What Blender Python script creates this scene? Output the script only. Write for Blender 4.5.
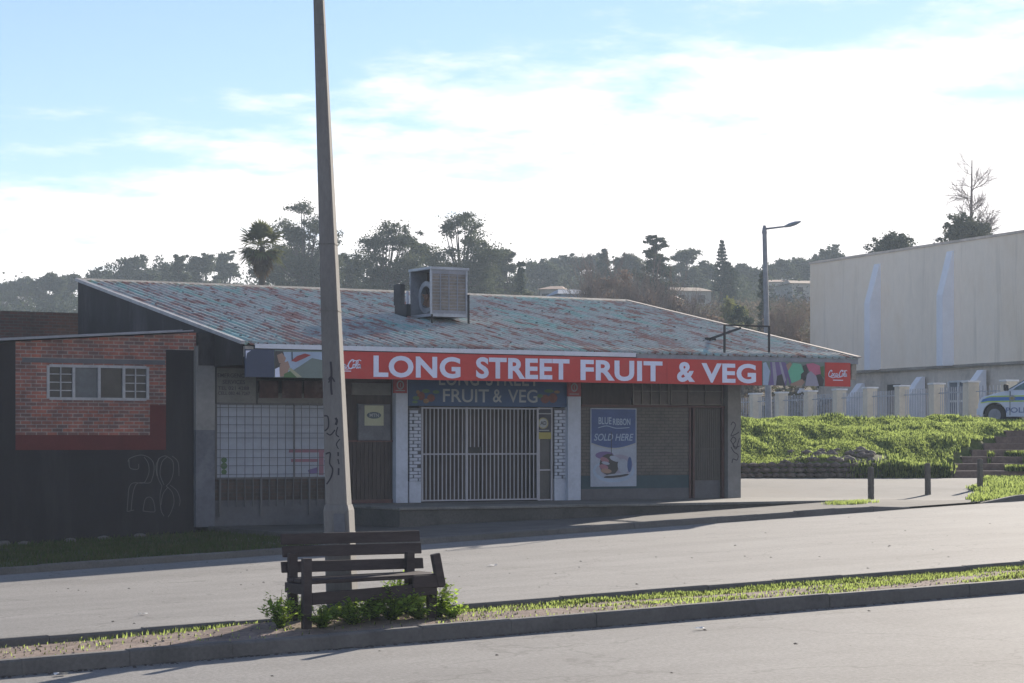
import bpy, bmesh, math, random
import numpy as np
from mathutils import Vector, Matrix, noise as mnoise

random.seed(7)
rng = np.random.default_rng(7)
R = math.radians
sc = bpy.context.scene
for _o in list(bpy.data.objects):
    bpy.data.objects.remove(_o)
C = sc.collection

# ------------------------------------------------------------------ camera
TH = R(30.1)                      # the shop front runs along +X, the camera looks 30 degrees off its normal
CT, ST = math.cos(TH), math.sin(TH)
F = 2200.0
HOR = 443.0
cam = bpy.data.cameras.new('camera')
cam.sensor_width = 36.0
cam.lens = F / 1024 * 36
cam.shift_y = (HOR - 341.5) / 1024
cam.clip_end = 6000
cam.clip_start = 0.5
camo = bpy.data.objects.new('camera', cam)
camo.rotation_euler = (R(90), 0, -TH)
C.objects.link(camo)
sc.camera = camo

# ------------------------------------------------------------------ sky and sun
SUN_AZ_CAM = R(26)                # to the right of the view direction
SUN_EL = R(18.5)
su = math.sin(SUN_AZ_CAM) * CT + math.cos(SUN_AZ_CAM) * ST
sv = -math.sin(SUN_AZ_CAM) * ST + math.cos(SUN_AZ_CAM) * CT
SUN_DIR = Vector((su * math.cos(SUN_EL), sv * math.cos(SUN_EL), math.sin(SUN_EL)))
w = bpy.data.worlds.new('World')
sc.world = w
w.use_nodes = True
nt = w.node_tree
nt.nodes.clear()
N = nt.nodes.new
L = nt.links.new
out = N('ShaderNodeOutputWorld')
bg = N('ShaderNodeBackground')
bg.inputs['Strength'].default_value = 0.08
sky = N('ShaderNodeTexSky')
sky.sky_type = 'NISHITA'
sky.sun_disc = False
sky.sun_elevation = SUN_EL
sky.sun_rotation = math.atan2(su, sv)
sky.air_density = 0.85
sky.dust_density = 0.05
sky.ozone_density = 2.5
tc = N('ShaderNodeTexCoord')
sep = N('ShaderNodeSeparateXYZ')
L(tc.outputs['Generated'], sep.inputs[0])
# cloud layer seen in perspective: direction divided by its height
den = N('ShaderNodeMath'); den.operation = 'ADD'; den.inputs[1].default_value = 0.10
L(sep.outputs['Z'], den.inputs[0])
inv = N('ShaderNodeMath'); inv.operation = 'DIVIDE'; inv.inputs[0].default_value = 1.0
L(den.outputs[0], inv.inputs[1])
vm = N('ShaderNodeVectorMath'); vm.operation = 'SCALE'
L(tc.outputs['Generated'], vm.inputs[0]); L(inv.outputs[0], vm.inputs['Scale'])
n1 = N('ShaderNodeTexNoise'); n1.inputs['Scale'].default_value = 2.6; n1.inputs['Detail'].default_value = 9
n1.inputs['Roughness'].default_value = 0.62
L(vm.outputs[0], n1.inputs['Vector'])
# the bank of cloud thins out upwards and towards the west
vcr = N('ShaderNodeVectorMath'); vcr.operation = 'DOT_PRODUCT'
vcr.inputs[1].default_value = (CT * 0.16, -ST * 0.16, -1.0)
L(tc.outputs['Generated'], vcr.inputs[0])
ma = N('ShaderNodeMath'); ma.operation = 'MULTIPLY_ADD'
ma.inputs[1].default_value = 13.0; ma.inputs[2].default_value = 2.3
L(vcr.outputs['Value'], ma.inputs[0])
mb_ = N('ShaderNodeMath'); mb_.operation = 'MULTIPLY_ADD'; mb_.inputs[1].default_value = 3.0; mb_.inputs[2].default_value = -1.5
L(n1.outputs['Fac'], mb_.inputs[0])
mc = N('ShaderNodeMath'); mc.operation = 'ADD'; mc.use_clamp = True
L(ma.outputs[0], mc.inputs[0]); L(mb_.outputs[0], mc.inputs[1])
mr = N('ShaderNodeMapRange'); mr.interpolation_type = 'SMOOTHSTEP'
mr.inputs['To Min'].default_value = 0.05; mr.inputs['From Min'].default_value = 0.0; mr.inputs['From Max'].default_value = 1.0
L(mc.outputs[0], mr.inputs['Value'])
mixs = N('ShaderNodeMix'); mixs.data_type = 'RGBA'
CLOUD = (8.0, 7.6, 7.5, 1)
mixs.inputs['B'].default_value = CLOUD
tint = N('ShaderNodeMix'); tint.data_type = 'RGBA'; tint.blend_type = 'MULTIPLY'; tint.inputs['Factor'].default_value = 1.0
tint.inputs['B'].default_value = (0.80, 0.78, 0.84, 1)
L(sky.outputs[0], tint.inputs['A'])
L(mr.outputs['Result'], mixs.inputs['Factor'])
L(tint.outputs['Result'], mixs.inputs['A'])
L(mixs.outputs['Result'], bg.inputs['Color'])
L(bg.outputs[0], out.inputs['Surface'])

sun = bpy.data.lights.new('sun', 'SUN')
sun.energy = 4.7
sun.angle = R(0.5)
sun.color = (1.0, 0.90, 0.77)
suno = bpy.data.objects.new('sun', sun)
suno.rotation_euler = (-SUN_DIR).to_track_quat('-Z', 'Y').to_euler()
suno.location = (0, 0, 40)
C.objects.link(suno)

sc.view_settings.view_transform = 'Standard'
sc.view_settings.look = 'None'
sc.view_settings.gamma = 1.0
sc.view_settings.exposure = 1.25
sc.view_settings.use_curve_mapping = False
sc.cycles.max_bounces = 6
sc.cycles.transparent_max_bounces = 8
sc.cycles.volume_bounces = 1
sc.cycles.use_denoising = True

# ------------------------------------------------------------------ coordinates
# world x runs along the shop front, y away from the street, z measured from eye height (all roots are lifted 2 m at the end)
LIFT = 2.0

def U(px, v):
    t = (px - 512) / F
    return v * (t * CT + ST) / (CT - t * ST)

def YD(px, v):
    return v / (CT - (px - 512) / F * ST)

def Z(px, py, v):
    return -(py - HOR) / F * YD(px, v)

def cw(px, py, Y):
    X = (px - 512) / F * Y
    return Vector((X * CT + Y * ST, -X * ST + Y * CT, -(py - HOR) / F * Y))

def xy(X, Y):
    return (X * CT + Y * ST, -X * ST + Y * CT)

def camxy(u, v):
    return (u * CT - v * ST, u * ST + v * CT)

# ------------------------------------------------------------------ helpers
def wloc(o):
    v = Vector((0, 0, 0))
    while o is not None:
        v += o.location
        o = o.parent
    return v

def tag(o, label=None, cat=None, group=None, kind=None):
    if label: o['label'] = label
    if cat: o['category'] = cat
    if group: o['group'] = group
    if kind: o['kind'] = kind
    return o

def thing(name, label, cat, loc=(0, 0, 0), group=None, rz=0.0):
    o = bpy.data.objects.new(name, None)
    o.empty_display_size = 0.2
    C.objects.link(o)
    o.location = loc
    o.rotation_euler = (0, 0, rz)
    return tag(o, label, cat, group)

class MB:
    """collects faces given in world axes; build() links them as one mesh object"""
    def __init__(s):
        s.v = []; s.f = []; s.m = []; s.mi = 0
    def add(s, vs, fs):
        b = len(s.v)
        s.v.extend([tuple(p) for p in vs])
        for f in fs:
            s.f.append(tuple(b + i for i in f)); s.m.append(s.mi)
        return s
    def box(s, x0, x1, y0, y1, z0, z1):
        if x0 > x1: x0, x1 = x1, x0
        if y0 > y1: y0, y1 = y1, y0
        if z0 > z1: z0, z1 = z1, z0
        return s.add([(x0,y0,z0),(x1,y0,z0),(x1,y1,z0),(x0,y1,z0),(x0,y0,z1),(x1,y0,z1),(x1,y1,z1),(x0,y1,z1)],
                     [(0,3,2,1),(4,5,6,7),(0,1,5,4),(1,2,6,5),(2,3,7,6),(3,0,4,7)])
    def beam(s, p0, p1, w, h, up=(0, 0, 1)):
        p0 = Vector(p0); p1 = Vector(p1); d = (p1 - p0).normalized()
        a = d.cross(Vector(up))
        if a.length < 1e-4: a = d.cross(Vector((1, 0, 0)))
        a.normalize(); b = a.cross(d).normalized()
        vs = []
        for p in (p0, p1):
            for sx, sy in ((-1,-1),(1,-1),(1,1),(-1,1)):
                vs.append(p + a * sx * w / 2 + b * sy * h / 2)
        return s.add(vs, [(0,3,2,1),(4,5,6,7),(0,1,5,4),(1,2,6,5),(2,3,7,6),(3,0,4,7)])
    def tube(s, p0, p1, r0, r1=None, n=8, caps=True):
        if r1 is None: r1 = r0
        p0 = Vector(p0); p1 = Vector(p1); d = (p1 - p0)
        if d.length < 1e-6: return s
        d.normalize()
        a = d.cross(Vector((0, 0, 1)))
        if a.length < 1e-3: a = Vector((1, 0, 0))
        a.normalize(); b = d.cross(a)
        vs = []
        for p, r in ((p0, r0), (p1, r1)):
            for i in range(n):
                t = 2 * math.pi * i / n
                vs.append(p + a * math.cos(t) * r + b * math.sin(t) * r)
        fs = [(i, (i + 1) % n, n + (i + 1) % n, n + i) for i in range(n)]
        if caps:
            fs.append(tuple(range(n - 1, -1, -1))); fs.append(tuple(range(n, 2 * n)))
        return s.add(vs, fs)
    def path(s, pts, radii, n=7):
        for i in range(len(pts) - 1):
            s.tube(pts[i], pts[i + 1], radii[i], radii[i + 1], n, True)
        return s
    def prism(s, poly, axis, a0, a1):
        """poly: 2-D outline; axis 'y': poly in (x,z); 'x': poly in (y,z); 'z': poly in (x,y)"""
        def mk(p, a):
            return {'y': (p[0], a, p[1]), 'x': (a, p[0], p[1]), 'z': (p[0], p[1], a)}[axis]
        n = len(poly)
        vs = [mk(p, a0) for p in poly] + [mk(p, a1) for p in poly]
        fs = [(i, (i + 1) % n, n + (i + 1) % n, n + i) for i in range(n)]
        fs += [tuple(range(n - 1, -1, -1)), tuple(range(n, 2 * n))]
        return s.add(vs, fs)
    def build(s, name, mats, parent=None, loc=None, bevel=0.0, smooth=False, fix=True):
        me = bpy.data.meshes.new(name)
        base = Vector(loc) if loc is not None else (wloc(parent) if parent else Vector((0, 0, 0)))
        M = None
        if parent is not None and loc is None:
            rz = 0; q = parent
            while q is not None:
                rz += q.rotation_euler.z; q = q.parent
            if abs(rz) > 1e-6: M = Matrix.Rotation(-rz, 3, 'Z')
        if M:
            vs = [tuple(M @ (Vector(p) - base)) for p in s.v]
        else:
            vs = [(p[0] - base.x, p[1] - base.y, p[2] - base.z) for p in s.v]
        me.from_pydata(vs, [], s.f)
        if not isinstance(mats, (list, tuple)): mats = [mats]
        for m in mats: me.materials.append(m)
        if len(mats) > 1:
            me.polygons.foreach_set('material_index', s.m)
        if fix:
            bm = bmesh.new(); bm.from_mesh(me)
            bmesh.ops.recalc_face_normals(bm, faces=bm.faces)
            bm.to_mesh(me); bm.free()
        if smooth:
            me.polygons.foreach_set('use_smooth', [True] * len(me.polygons))
        me.update()
        o = bpy.data.objects.new(name, me)
        C.objects.link(o)
        if parent is not None: o.parent = parent
        elif loc is not None: o.location = loc
        if bevel:
            b = o.modifiers.new('bevel', 'BEVEL'); b.width = bevel; b.segments = 2; b.limit_method = 'ANGLE'
        return o

def npmesh(name, V, Fq, mats, parent=None, loc=(0, 0, 0), midx=None, smooth=False):
    me = bpy.data.meshes.new(name)
    V = np.asarray(V, dtype=np.float64).reshape(-1, 3)
    base = np.array(wloc(parent) if parent is not None else loc, dtype=np.float64)
    V = V - base
    Fq = np.asarray(Fq, dtype=np.int32)
    k = Fq.shape[1]
    me.vertices.add(len(V)); me.vertices.foreach_set('co', V.ravel())
    me.loops.add(Fq.size); me.loops.foreach_set('vertex_index', Fq.ravel())
    me.polygons.add(len(Fq))
    me.polygons.foreach_set('loop_start', np.arange(0, Fq.size, k, dtype=np.int32))
    me.polygons.foreach_set('loop_total', np.full(len(Fq), k, dtype=np.int32))
    if not isinstance(mats, (list, tuple)): mats = [mats]
    for m in mats: me.materials.append(m)
    if midx is not None: me.polygons.foreach_set('material_index', np.asarray(midx, dtype=np.int32))
    if smooth: me.polygons.foreach_set('use_smooth', np.ones(len(Fq), dtype=bool))
    me.update(calc_edges=True)
    o = bpy.data.objects.new(name, me)
    C.objects.link(o)
    if parent is not None: o.parent = parent
    else: o.location = loc
    return o

# ------------------------------------------------------------------ materials
def newmat(name):
    m = bpy.data.materials.new(name); m.use_nodes = True
    n = m.node_tree
    b = n.nodes['Principled BSDF']
    return m, n, b

def ramp(n, fac, stops):
    r = n.nodes.new('ShaderNodeValToRGB')
    e = r.color_ramp.elements
    e[0].position = stops[0][0]; e[0].color = (*stops[0][1], 1)
    e[1].position = stops[1][0]; e[1].color = (*stops[1][1], 1)
    for p, c in stops[2:]:
        x = e.new(p); x.color = (*c, 1)
    n.links.new(fac, r.inputs[0])
    return r.outputs[0]

def pos(n, scale=(1, 1, 1), swap=None):
    g = n.nodes.new('ShaderNodeNewGeometry')
    o = g.outputs['Position']
    if swap:
        s = n.nodes.new('ShaderNodeSeparateXYZ'); c = n.nodes.new('ShaderNodeCombineXYZ')
        n.links.new(o, s.inputs[0])
        for i, ax in enumerate(swap): n.links.new(s.outputs[ax], c.inputs[i])
        o = c.outputs[0]
    mp = n.nodes.new('ShaderNodeMapping'); mp.inputs['Scale'].default_value = scale
    n.links.new(o, mp.inputs['Vector'])
    return mp.outputs[0]

def noise(n, vec, scale, detail=4, rough=0.6):
    t = n.nodes.new('ShaderNodeTexNoise'); t.inputs['Scale'].default_value = scale
    t.inputs['Detail'].default_value = detail; t.inputs['Roughness'].default_value = rough
    n.links.new(vec, t.inputs['Vector'])
    return t.outputs['Fac']

def mix(n, fac, a, b, mode='MIX'):
    m = n.nodes.new('ShaderNodeMix'); m.data_type = 'RGBA'; m.blend_type = mode
    for inp, val in (('Factor', fac), ('A', a), ('B', b)):
        if hasattr(val, 'is_output') or isinstance(val, bpy.types.NodeSocket): n.links.new(val, m.inputs[inp])
        elif inp == 'Factor': m.inputs[inp].default_value = val
        else: m.inputs[inp].default_value = (*val, 1)
    return m.outputs['Result']

def bump(n, b, h, strength=0.3, dist=0.02):
    bp = n.nodes.new('ShaderNodeBump'); bp.inputs['Strength'].default_value = strength
    bp.inputs['Distance'].default_value = dist
    n.links.new(h, bp.inputs['Height']); n.links.new(bp.outputs[0], b.inputs['Normal'])

def mat(name, col, rough=0.85, var=0.25, scale=2.5, fine=25, metal=0.0, stretch=(1, 1, 1), dirt=None, bmp=0.0, spec=0.3):
    m, n, b = newmat(name)
    p = pos(n, stretch)
    f = noise(n, p, scale, 5, 0.65)
    lo = tuple(c * (1 - var) for c in col); hi = tuple(min(1, c * (1 + var)) for c in col)
    c = ramp(n, f, [(0.3, lo), (0.7, hi)])
    f2 = noise(n, p, fine, 3, 0.6)
    c = mix(n, 0.35 * var / 0.25, c, ramp(n, f2, [(0.3, (0.45,) * 3), (0.7, (1,) * 3)]), 'MULTIPLY') if var else c
    if dirt:
        f3 = noise(n, p, scale * 0.5, 8, 0.75)
        c = mix(n, ramp(n, f3, [(0.5, (0,) * 3), (0.68, (1,) * 3)]), c, dirt)
    n.links.new(c, b.inputs['Base Color'])
    b.inputs['Roughness'].default_value = rough; b.inputs['Metallic'].default_value = metal
    b.inputs['Specular IOR Level'].default_value = spec
    if bmp: bump(n, b, f2, bmp, 0.01)
    return m

def flat(name, col, rough=0.5, metal=0.0, spec=0.4):
    return mat(name, col, rough, 0.10, 3.0, 30, metal, spec=spec)

def brickmat(name, c1, c2, mortar, swap=('X', 'Z', 'Y'), w_=0.215, h_=0.074, msize=0.010, var=0.5, mask=None):
    m, n, b = newmat(name)
    p = pos(n, (1, 1, 1), swap)
    t = n.nodes.new('ShaderNodeTexBrick')
    n.links.new(p, t.inputs['Vector'])
    t.inputs['Color1'].default_value = (*c1, 1); t.inputs['Color2'].default_value = (*c2, 1)
    t.inputs['Mortar'].default_value = (*mortar, 1)
    t.inputs['Scale'].default_value = 1.0; t.inputs['Mortar Size'].default_value = msize
    t.inputs['Mortar Smooth'].default_value = 0.3
    t.inputs['Brick Width'].default_value = w_; t.inputs['Row Height'].default_value = h_
    f = noise(n, p, 1.6, 6, 0.7)
    c = mix(n, var, t.outputs['Color'], ramp(n, f, [(0.3, (0.35, 0.36, 0.4)), (0.7, (1.25, 1.2, 1.15))]), 'MULTIPLY')
    f2 = noise(n, p, 9, 4, 0.7)
    c = mix(n, 0.35, c, ramp(n, f2, [(0.3, (0.4,) * 3), (0.65, (1.2,) * 3)]), 'MULTIPLY')
    n.links.new(c, b.inputs['Base Color'])
    b.inputs['Roughness'].default_value = 0.9
    bump(n, b, t.outputs['Fac'], -0.5, 0.01)
    return m

def leafmat(name, c1, c2, trans=0.35, scale=0.6, tcol=None):
    m, n, b = newmat(name)
    n.nodes.remove(b)
    o = n.nodes['Material Output']
    p = pos(n)
    f = noise(n, p, scale, 4, 0.7)
    c = ramp(n, f, [(0.32, c1), (0.68, c2)])
    d = n.nodes.new('ShaderNodeBsdfDiffuse'); t = n.nodes.new('ShaderNodeBsdfTranslucent'); mx = n.nodes.new('ShaderNodeMixShader')
    n.links.new(c, d.inputs[0])
    if tcol: n.links.new(ramp(n, f, [(0.32, tcol), (0.68, tuple(x * 1.5 for x in tcol))]), t.inputs[0])
    else: n.links.new(c, t.inputs[0])
    mx.inputs[0].default_value = trans
    n.links.new(d.outputs[0], mx.inputs[1]); n.links.new(t.outputs[0], mx.inputs[2]); n.links.new(mx.outputs[0], o.inputs[0])
    return m

def asphalt():
    m, n, b = newmat('asphalt')
    p = pos(n)
    f1 = noise(n, pos(n, (0.12, 1.0, 1)), 0.9, 6, 0.6)      # worn lanes along the street
    f2 = noise(n, p, 0.35, 6, 0.65)
    f3 = noise(n, pos(n, (1, .55, 1)), 34, 5, 0.8)
    c = ramp(n, f1, [(0.3, (0.198, 0.191, 0.184)), (0.7, (0.252, 0.244, 0.234))])
    c = mix(n, 0.55, c, ramp(n, f2, [(0.3, (0.66,) * 3), (0.7, (1.12,) * 3)]), 'MULTIPLY')
    c = mix(n, 0.8, c, ramp(n, f3, [(0.28, (0.45,) * 3), (0.72, (1.35,) * 3)]), 'MULTIPLY')
    v = n.nodes.new('ShaderNodeTexVoronoi'); v.feature = 'DISTANCE_TO_EDGE'; v.inputs['Scale'].default_value = 0.33
    pv = n.nodes.new('ShaderNodeMix'); pv.data_type = 'VECTOR'; pv.inputs['Factor'].default_value = 0.25
    n.links.new(p, pv.inputs['A'])
    nn = n.nodes.new('ShaderNodeTexNoise'); nn.inputs['Scale'].default_value = 1.5; nn.inputs['Detail'].default_value = 5
    n.links.new(p, nn.inputs['Vector'])
    va = n.nodes.new('ShaderNodeVectorMath'); va.operation = 'MULTIPLY_ADD'; va.inputs[1].default_value = (1.2, 1.2, 1.2)
    n.links.new(nn.outputs['Color'], va.inputs[0]); n.links.new(p, va.inputs[2])
    n.links.new(va.outputs[0], v.inputs['Vector'])
    crack = ramp(n, v.outputs['Distance'], [(0.0, (0.55,) * 3), (0.010, (1,) * 3)])
    c = mix(n, 0.75, c, crack, 'MULTIPLY')
    n.links.new(c, b.inputs['Base Color'])
    b.inputs['Roughness'].default_value = 0.9; b.inputs['Specular IOR Level'].default_value = 0.25
    bump(n, b, f3, 0.35, 0.008)
    return m

def roofmat():
    m, n, b = newmat('painted_roof_sheet')
    p = pos(n)
    s = pos(n, (1.0, 0.10, 1.0))
    a = noise(n, s, 1.3, 8, 0.72)
    c2 = noise(n, pos(n, (1.0, 0.22, 1)), 3.6, 7, 0.75)
    fine = noise(n, pos(n, (1.0, 0.6, 1)), 14, 4, 0.7)
    teal = (0.22, 0.39, 0.35); grey = (0.42, 0.41, 0.39); red = (0.30, 0.15, 0.13)
    col = ramp(n, a, [(0.40, teal), (0.48, grey), (0.56, (0.28, 0.34, 0.32)), (0.60, red), (0.64, (0.30, 0.22, 0.19)), (0.70, teal)])
    col = mix(n, ramp(n, c2, [(0.505, (0,) * 3), (0.58, (1,) * 3)]), col, (0.25, 0.115, 0.09))
    c3 = noise(n, pos(n, (1.0, 0.25, 1)), 1.3, 7, 0.75)
    col = mix(n, ramp(n, c3, [(0.56, (0,) * 3), (0.64, (1,) * 3)]), col, (0.30, 0.47, 0.46))
    col = mix(n, 0.5, col, ramp(n, fine, [(0.3, (0.5,) * 3), (0.7, (1.35,) * 3)]), 'MULTIPLY')
    n.links.new(col, b.inputs['Base Color'])
    b.inputs['Roughness'].default_value = 0.62; b.inputs['Specular IOR Level'].default_value = 0.4
    return m

def groundmat(name, c1, c2, c3, s=1.2):
    m, n, b = newmat(name)
    p = pos(n)
    f = noise(n, p, s, 7, 0.7); g = noise(n, p, s * 14, 4, 0.7)
    c = ramp(n, f, [(0.35, c1), (0.5, c2), (0.65, c3)])
    c = mix(n, 0.6, c, ramp(n, g, [(0.3, (0.45,) * 3), (0.7, (1.35,) * 3)]), 'MULTIPLY')
    n.links.new(c, b.inputs['Base Color']); b.inputs['Roughness'].default_value = 0.95
    b.inputs['Specular IOR Level'].default_value = 0.1
    bump(n, b, g, 0.6, 0.03)
    return m

def glass(name, tintc=(0.02, 0.025, 0.03)):
    m, n, b = newmat(name)
    b.inputs['Base Color'].default_value = (*tintc, 1)
    b.inputs['Roughness'].default_value = 0.25; b.inputs['Specular IOR Level'].default_value = 0.3
    f = noise(n, pos(n), 4, 4, 0.6)
    n.links.new(ramp(n, f, [(0.3, tuple(c * .6 for c in tintc)), (0.7, tuple(c * 1.5 for c in tintc))]), b.inputs['Base Color'])
    return m

M = {}
M['asphalt'] = asphalt()
M['roof'] = roofmat()
M['kerb'] = mat('kerb_concrete', (0.14, 0.132, 0.125), 0.9, 0.3, 1.6, 30, bmp=0.4, dirt=(0.09, 0.085, 0.075))
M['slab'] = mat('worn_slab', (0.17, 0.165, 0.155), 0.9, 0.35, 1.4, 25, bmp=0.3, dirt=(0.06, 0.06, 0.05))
M['slabface'] = mat('slab_face_shaded', (0.085, 0.08, 0.075), 0.9, 0.4, 1.6, 20, dirt=(0.035, 0.035, 0.03))  # dirt blotches over a base darker than the slab; face shade put into colour
M['pavement'] = mat('pavement_asphalt', (0.105, 0.10, 0.095), 0.95, 0.3, 1.3, 50, bmp=0.3, dirt=(0.09, 0.085, 0.075))
M['yard'] = mat('yard_asphalt', (0.185, 0.18, 0.172), 0.95, 0.22, 0.5, 50, bmp=0.3, dirt=(0.145, 0.135, 0.125))
M['dirt'] = groundmat('gravelly_dirt', (0.15, 0.115, 0.095), (0.235, 0.18, 0.15), (0.31, 0.25, 0.21), 1.1)
M['turf'] = groundmat('turf_soil', (0.06, 0.085, 0.02), (0.10, 0.13, 0.04), (0.13, 0.13, 0.06), 0.8)
M['darkturf'] = groundmat('shaded_turf', (0.03, 0.035, 0.018), (0.06, 0.075, 0.025), (0.08, 0.07, 0.05), 1.3)  # darker turf for the verge, its shade put into the colour
M['hill'] = groundmat('scrub_soil', (0.03, 0.034, 0.016), (0.055, 0.05, 0.028), (0.09, 0.072, 0.048), 0.08)
M['brick'] = brickmat('red_brick', (0.36, 0.12, 0.08), (0.14, 0.085, 0.08), (0.30, 0.26, 0.24), var=0.85)
M['brickdark'] = brickmat('brown_brick', (0.085, 0.055, 0.045), (0.06, 0.045, 0.04), (0.07, 0.065, 0.06))
M['brickrear'] = brickmat('old_brick', (0.11, 0.05, 0.04), (0.07, 0.045, 0.04), (0.09, 0.08, 0.075))
M['brickgrey'] = brickmat('painted_grey_brick', (0.125, 0.11, 0.10), (0.105, 0.10, 0.09), (0.07, 0.065, 0.06), var=0.4)
M['blackpaint'] = mat('black_wall_paint', (0.014, 0.011, 0.015), 0.75, 0.25, 1.2, 15)
M['gablepaint'] = mat('dark_gable_cladding', (0.026, 0.023, 0.028), 0.8, 0.3, 1.0, 12, dirt=(0.06, 0.057, 0.064), stretch=(1, 1, 0.4))
M['redpaint'] = mat('dull_red_paint', (0.10, 0.018, 0.018), 0.8, 0.2, 1.5, 15)
M['white'] = mat('grubby_white_paint', (0.58, 0.60, 0.66), 0.6, 0.10, 1.5, 14, dirt=(0.45, 0.46, 0.50))
M['whitecol'] = mat('white_column_paint', (0.44, 0.48, 0.56), 0.7, 0.14, 1.2, 14, dirt=(0.24, 0.26, 0.31))
M['greycol'] = mat('grey_column_paint', (0.115, 0.12, 0.14), 0.8, 0.25, 1.0, 12, dirt=(0.16, 0.16, 0.165))
M['palecol'] = mat('pale_column_paint', (0.21, 0.205, 0.20), 0.8, 0.2, 1.0, 12)
M['signred'] = mat('sign_red', (0.45, 0.030, 0.027), 0.45, 0.12, 0.9, 14, dirt=(0.36, 0.045, 0.04))
M['signblue'] = mat('sign_dark_blue', (0.022, 0.060, 0.15), 0.5, 0.15, 1.2, 20)
M['navy'] = mat('faded_navy_vinyl', (0.035, 0.05, 0.095), 0.5, 0.1, 1.2, 20)
M['letter'] = mat('white_lettering', (0.62, 0.65, 0.80), 0.5, 0.08, 1.5, 14, dirt=(0.50, 0.52, 0.62))
M['lettercream'] = flat('cream_lettering', (0.28, 0.30, 0.31), 0.5)
M['gatewhite'] = flat('pale_painted_steel', (0.33, 0.33, 0.36), 0.5)
M['bargrey'] = flat('grey_painted_bar', (0.09, 0.09, 0.095), 0.6)
M['dark'] = mat('dark_interior', (0.018, 0.016, 0.016), 0.9, 0.3, 1.5, 10)
M['darkdoor'] = mat('brown_door', (0.085, 0.070, 0.065), 0.7, 0.35, 3, 20, stretch=(4, 1, 0.5))
M['shutter'] = mat('brown_shutter', (0.045, 0.032, 0.030), 0.7, 0.35, 3, 25, stretch=(5, 1, 0.6))
M['frame'] = mat('maroon_steel_frame', (0.085, 0.04, 0.038), 0.6, 0.25, 4, 25)
M['framegrey'] = mat('grey_window_frame', (0.34, 0.34, 0.35), 0.6, 0.2, 4, 25)
M['board'] = mat('bluish_white_board', (0.33, 0.36, 0.42), 0.6, 0.12, 1.2, 12, dirt=(0.27, 0.28, 0.31))
M['paleboard'] = mat('pale_painted_board', (0.16, 0.155, 0.145), 0.8, 0.2, 2.0, 20)
M['beam'] = mat('soot_brown_beam', (0.07, 0.045, 0.042), 0.8, 0.3, 2, 20)
M['concrete'] = mat('weathered_concrete', (0.17, 0.165, 0.16), 0.9, 0.2, 1.2, 40, bmp=0.25, stretch=(1, 1, 0.35))
M['fasciaend'] = mat('dirty_cream_paint', (0.30, 0.28, 0.25), 0.8, 0.35, 3, 20)
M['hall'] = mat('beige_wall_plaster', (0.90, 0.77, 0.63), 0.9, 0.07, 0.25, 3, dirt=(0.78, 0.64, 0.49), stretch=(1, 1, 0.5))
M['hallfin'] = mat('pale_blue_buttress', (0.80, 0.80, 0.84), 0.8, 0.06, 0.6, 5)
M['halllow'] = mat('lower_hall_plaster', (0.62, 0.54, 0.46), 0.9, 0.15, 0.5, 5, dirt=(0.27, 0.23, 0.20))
M['pillar'] = mat('fence_pillar_plaster', (0.58, 0.52, 0.42), 0.9, 0.12, 1, 8)
M['pillarcap'] = flat('pillar_cap_concrete', (0.62, 0.62, 0.62), 0.8)
M['railing'] = flat('grey_railing', (0.32, 0.34, 0.38), 0.6)
M['bench'] = mat('dark_stained_wood', (0.058, 0.045, 0.044), 0.75, 0.3, 4, 40, stretch=(0.4, 3, 3), spec=0.2)
M['bollard'] = mat('weathered_post_wood', (0.14, 0.125, 0.11), 0.9, 0.3, 5, 30, stretch=(3, 3, 0.5))
M['stone'] = mat('field_stone', (0.17, 0.14, 0.125), 0.9, 0.4, 2.5, 14, bmp=0.5)
M['step'] = mat('brick_step', (0.20, 0.14, 0.115), 0.9, 0.3, 2, 16)
M['galv'] = mat('galvanised_steel', (0.30, 0.33, 0.38), 0.45, 0.2, 3, 20, metal=0.5)
M['galvdull'] = mat('dull_cooler_panel', (0.24, 0.25, 0.28), 0.6, 0.2, 3, 20)
M['louvre'] = mat('tan_cooler_pad', (0.23, 0.205, 0.18), 0.8, 0.3, 3, 30)
M['blacksteel'] = flat('black_steel', (0.02, 0.02, 0.022), 0.6)
M['rubber'] = flat('black_rubber', (0.018, 0.018, 0.02), 0.8)
M['carwhite'] = mat('white_car_paint', (0.52, 0.56, 0.64), 0.22, 0.03, 1.0, 5, spec=0.6)
M['carblue'] = flat('reflective_blue_stripe', (0.03, 0.14, 0.42), 0.35)
M['caryellow'] = flat('reflective_yellow_green_stripe', (0.42, 0.58, 0.08), 0.35)
M['cartext'] = flat('grey_blue_car_lettering', (0.12, 0.16, 0.30), 0.4)
M['glass'] = glass('window_glass', (0.022, 0.02, 0.02))
M['carglass'] = glass('car_glass', (0.10, 0.16, 0.17))
M['lampglass'] = flat('headlight_lens', (0.6, 0.62, 0.65), 0.1)
M['bark'] = mat('grey_brown_bark', (0.085, 0.07, 0.058), 0.9, 0.3, 1.5, 10)
M['twig'] = mat('pale_brown_twig', (0.20, 0.155, 0.13), 0.9, 0.25, 0.6, 8)
M['gum'] = leafmat('gum_leaves', (0.042, 0.055, 0.034), (0.105, 0.12, 0.07), 0.35, 0.35)
M['gum2'] = leafmat('gum_leaves_light', (0.065, 0.075, 0.045), (0.13, 0.135, 0.08), 0.35, 0.35)
M['pine'] = leafmat('pine_needles', (0.034, 0.048, 0.030), (0.085, 0.10, 0.055), 0.3, 0.4)
M['cedar'] = leafmat('cypress_green', (0.030, 0.046, 0.034), (0.065, 0.088, 0.056), 0.25, 0.5)
M['brightbush'] = leafmat('yellow_green_leaves', (0.11, 0.13, 0.045), (0.18, 0.19, 0.08), 0.4, 0.6)
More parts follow.
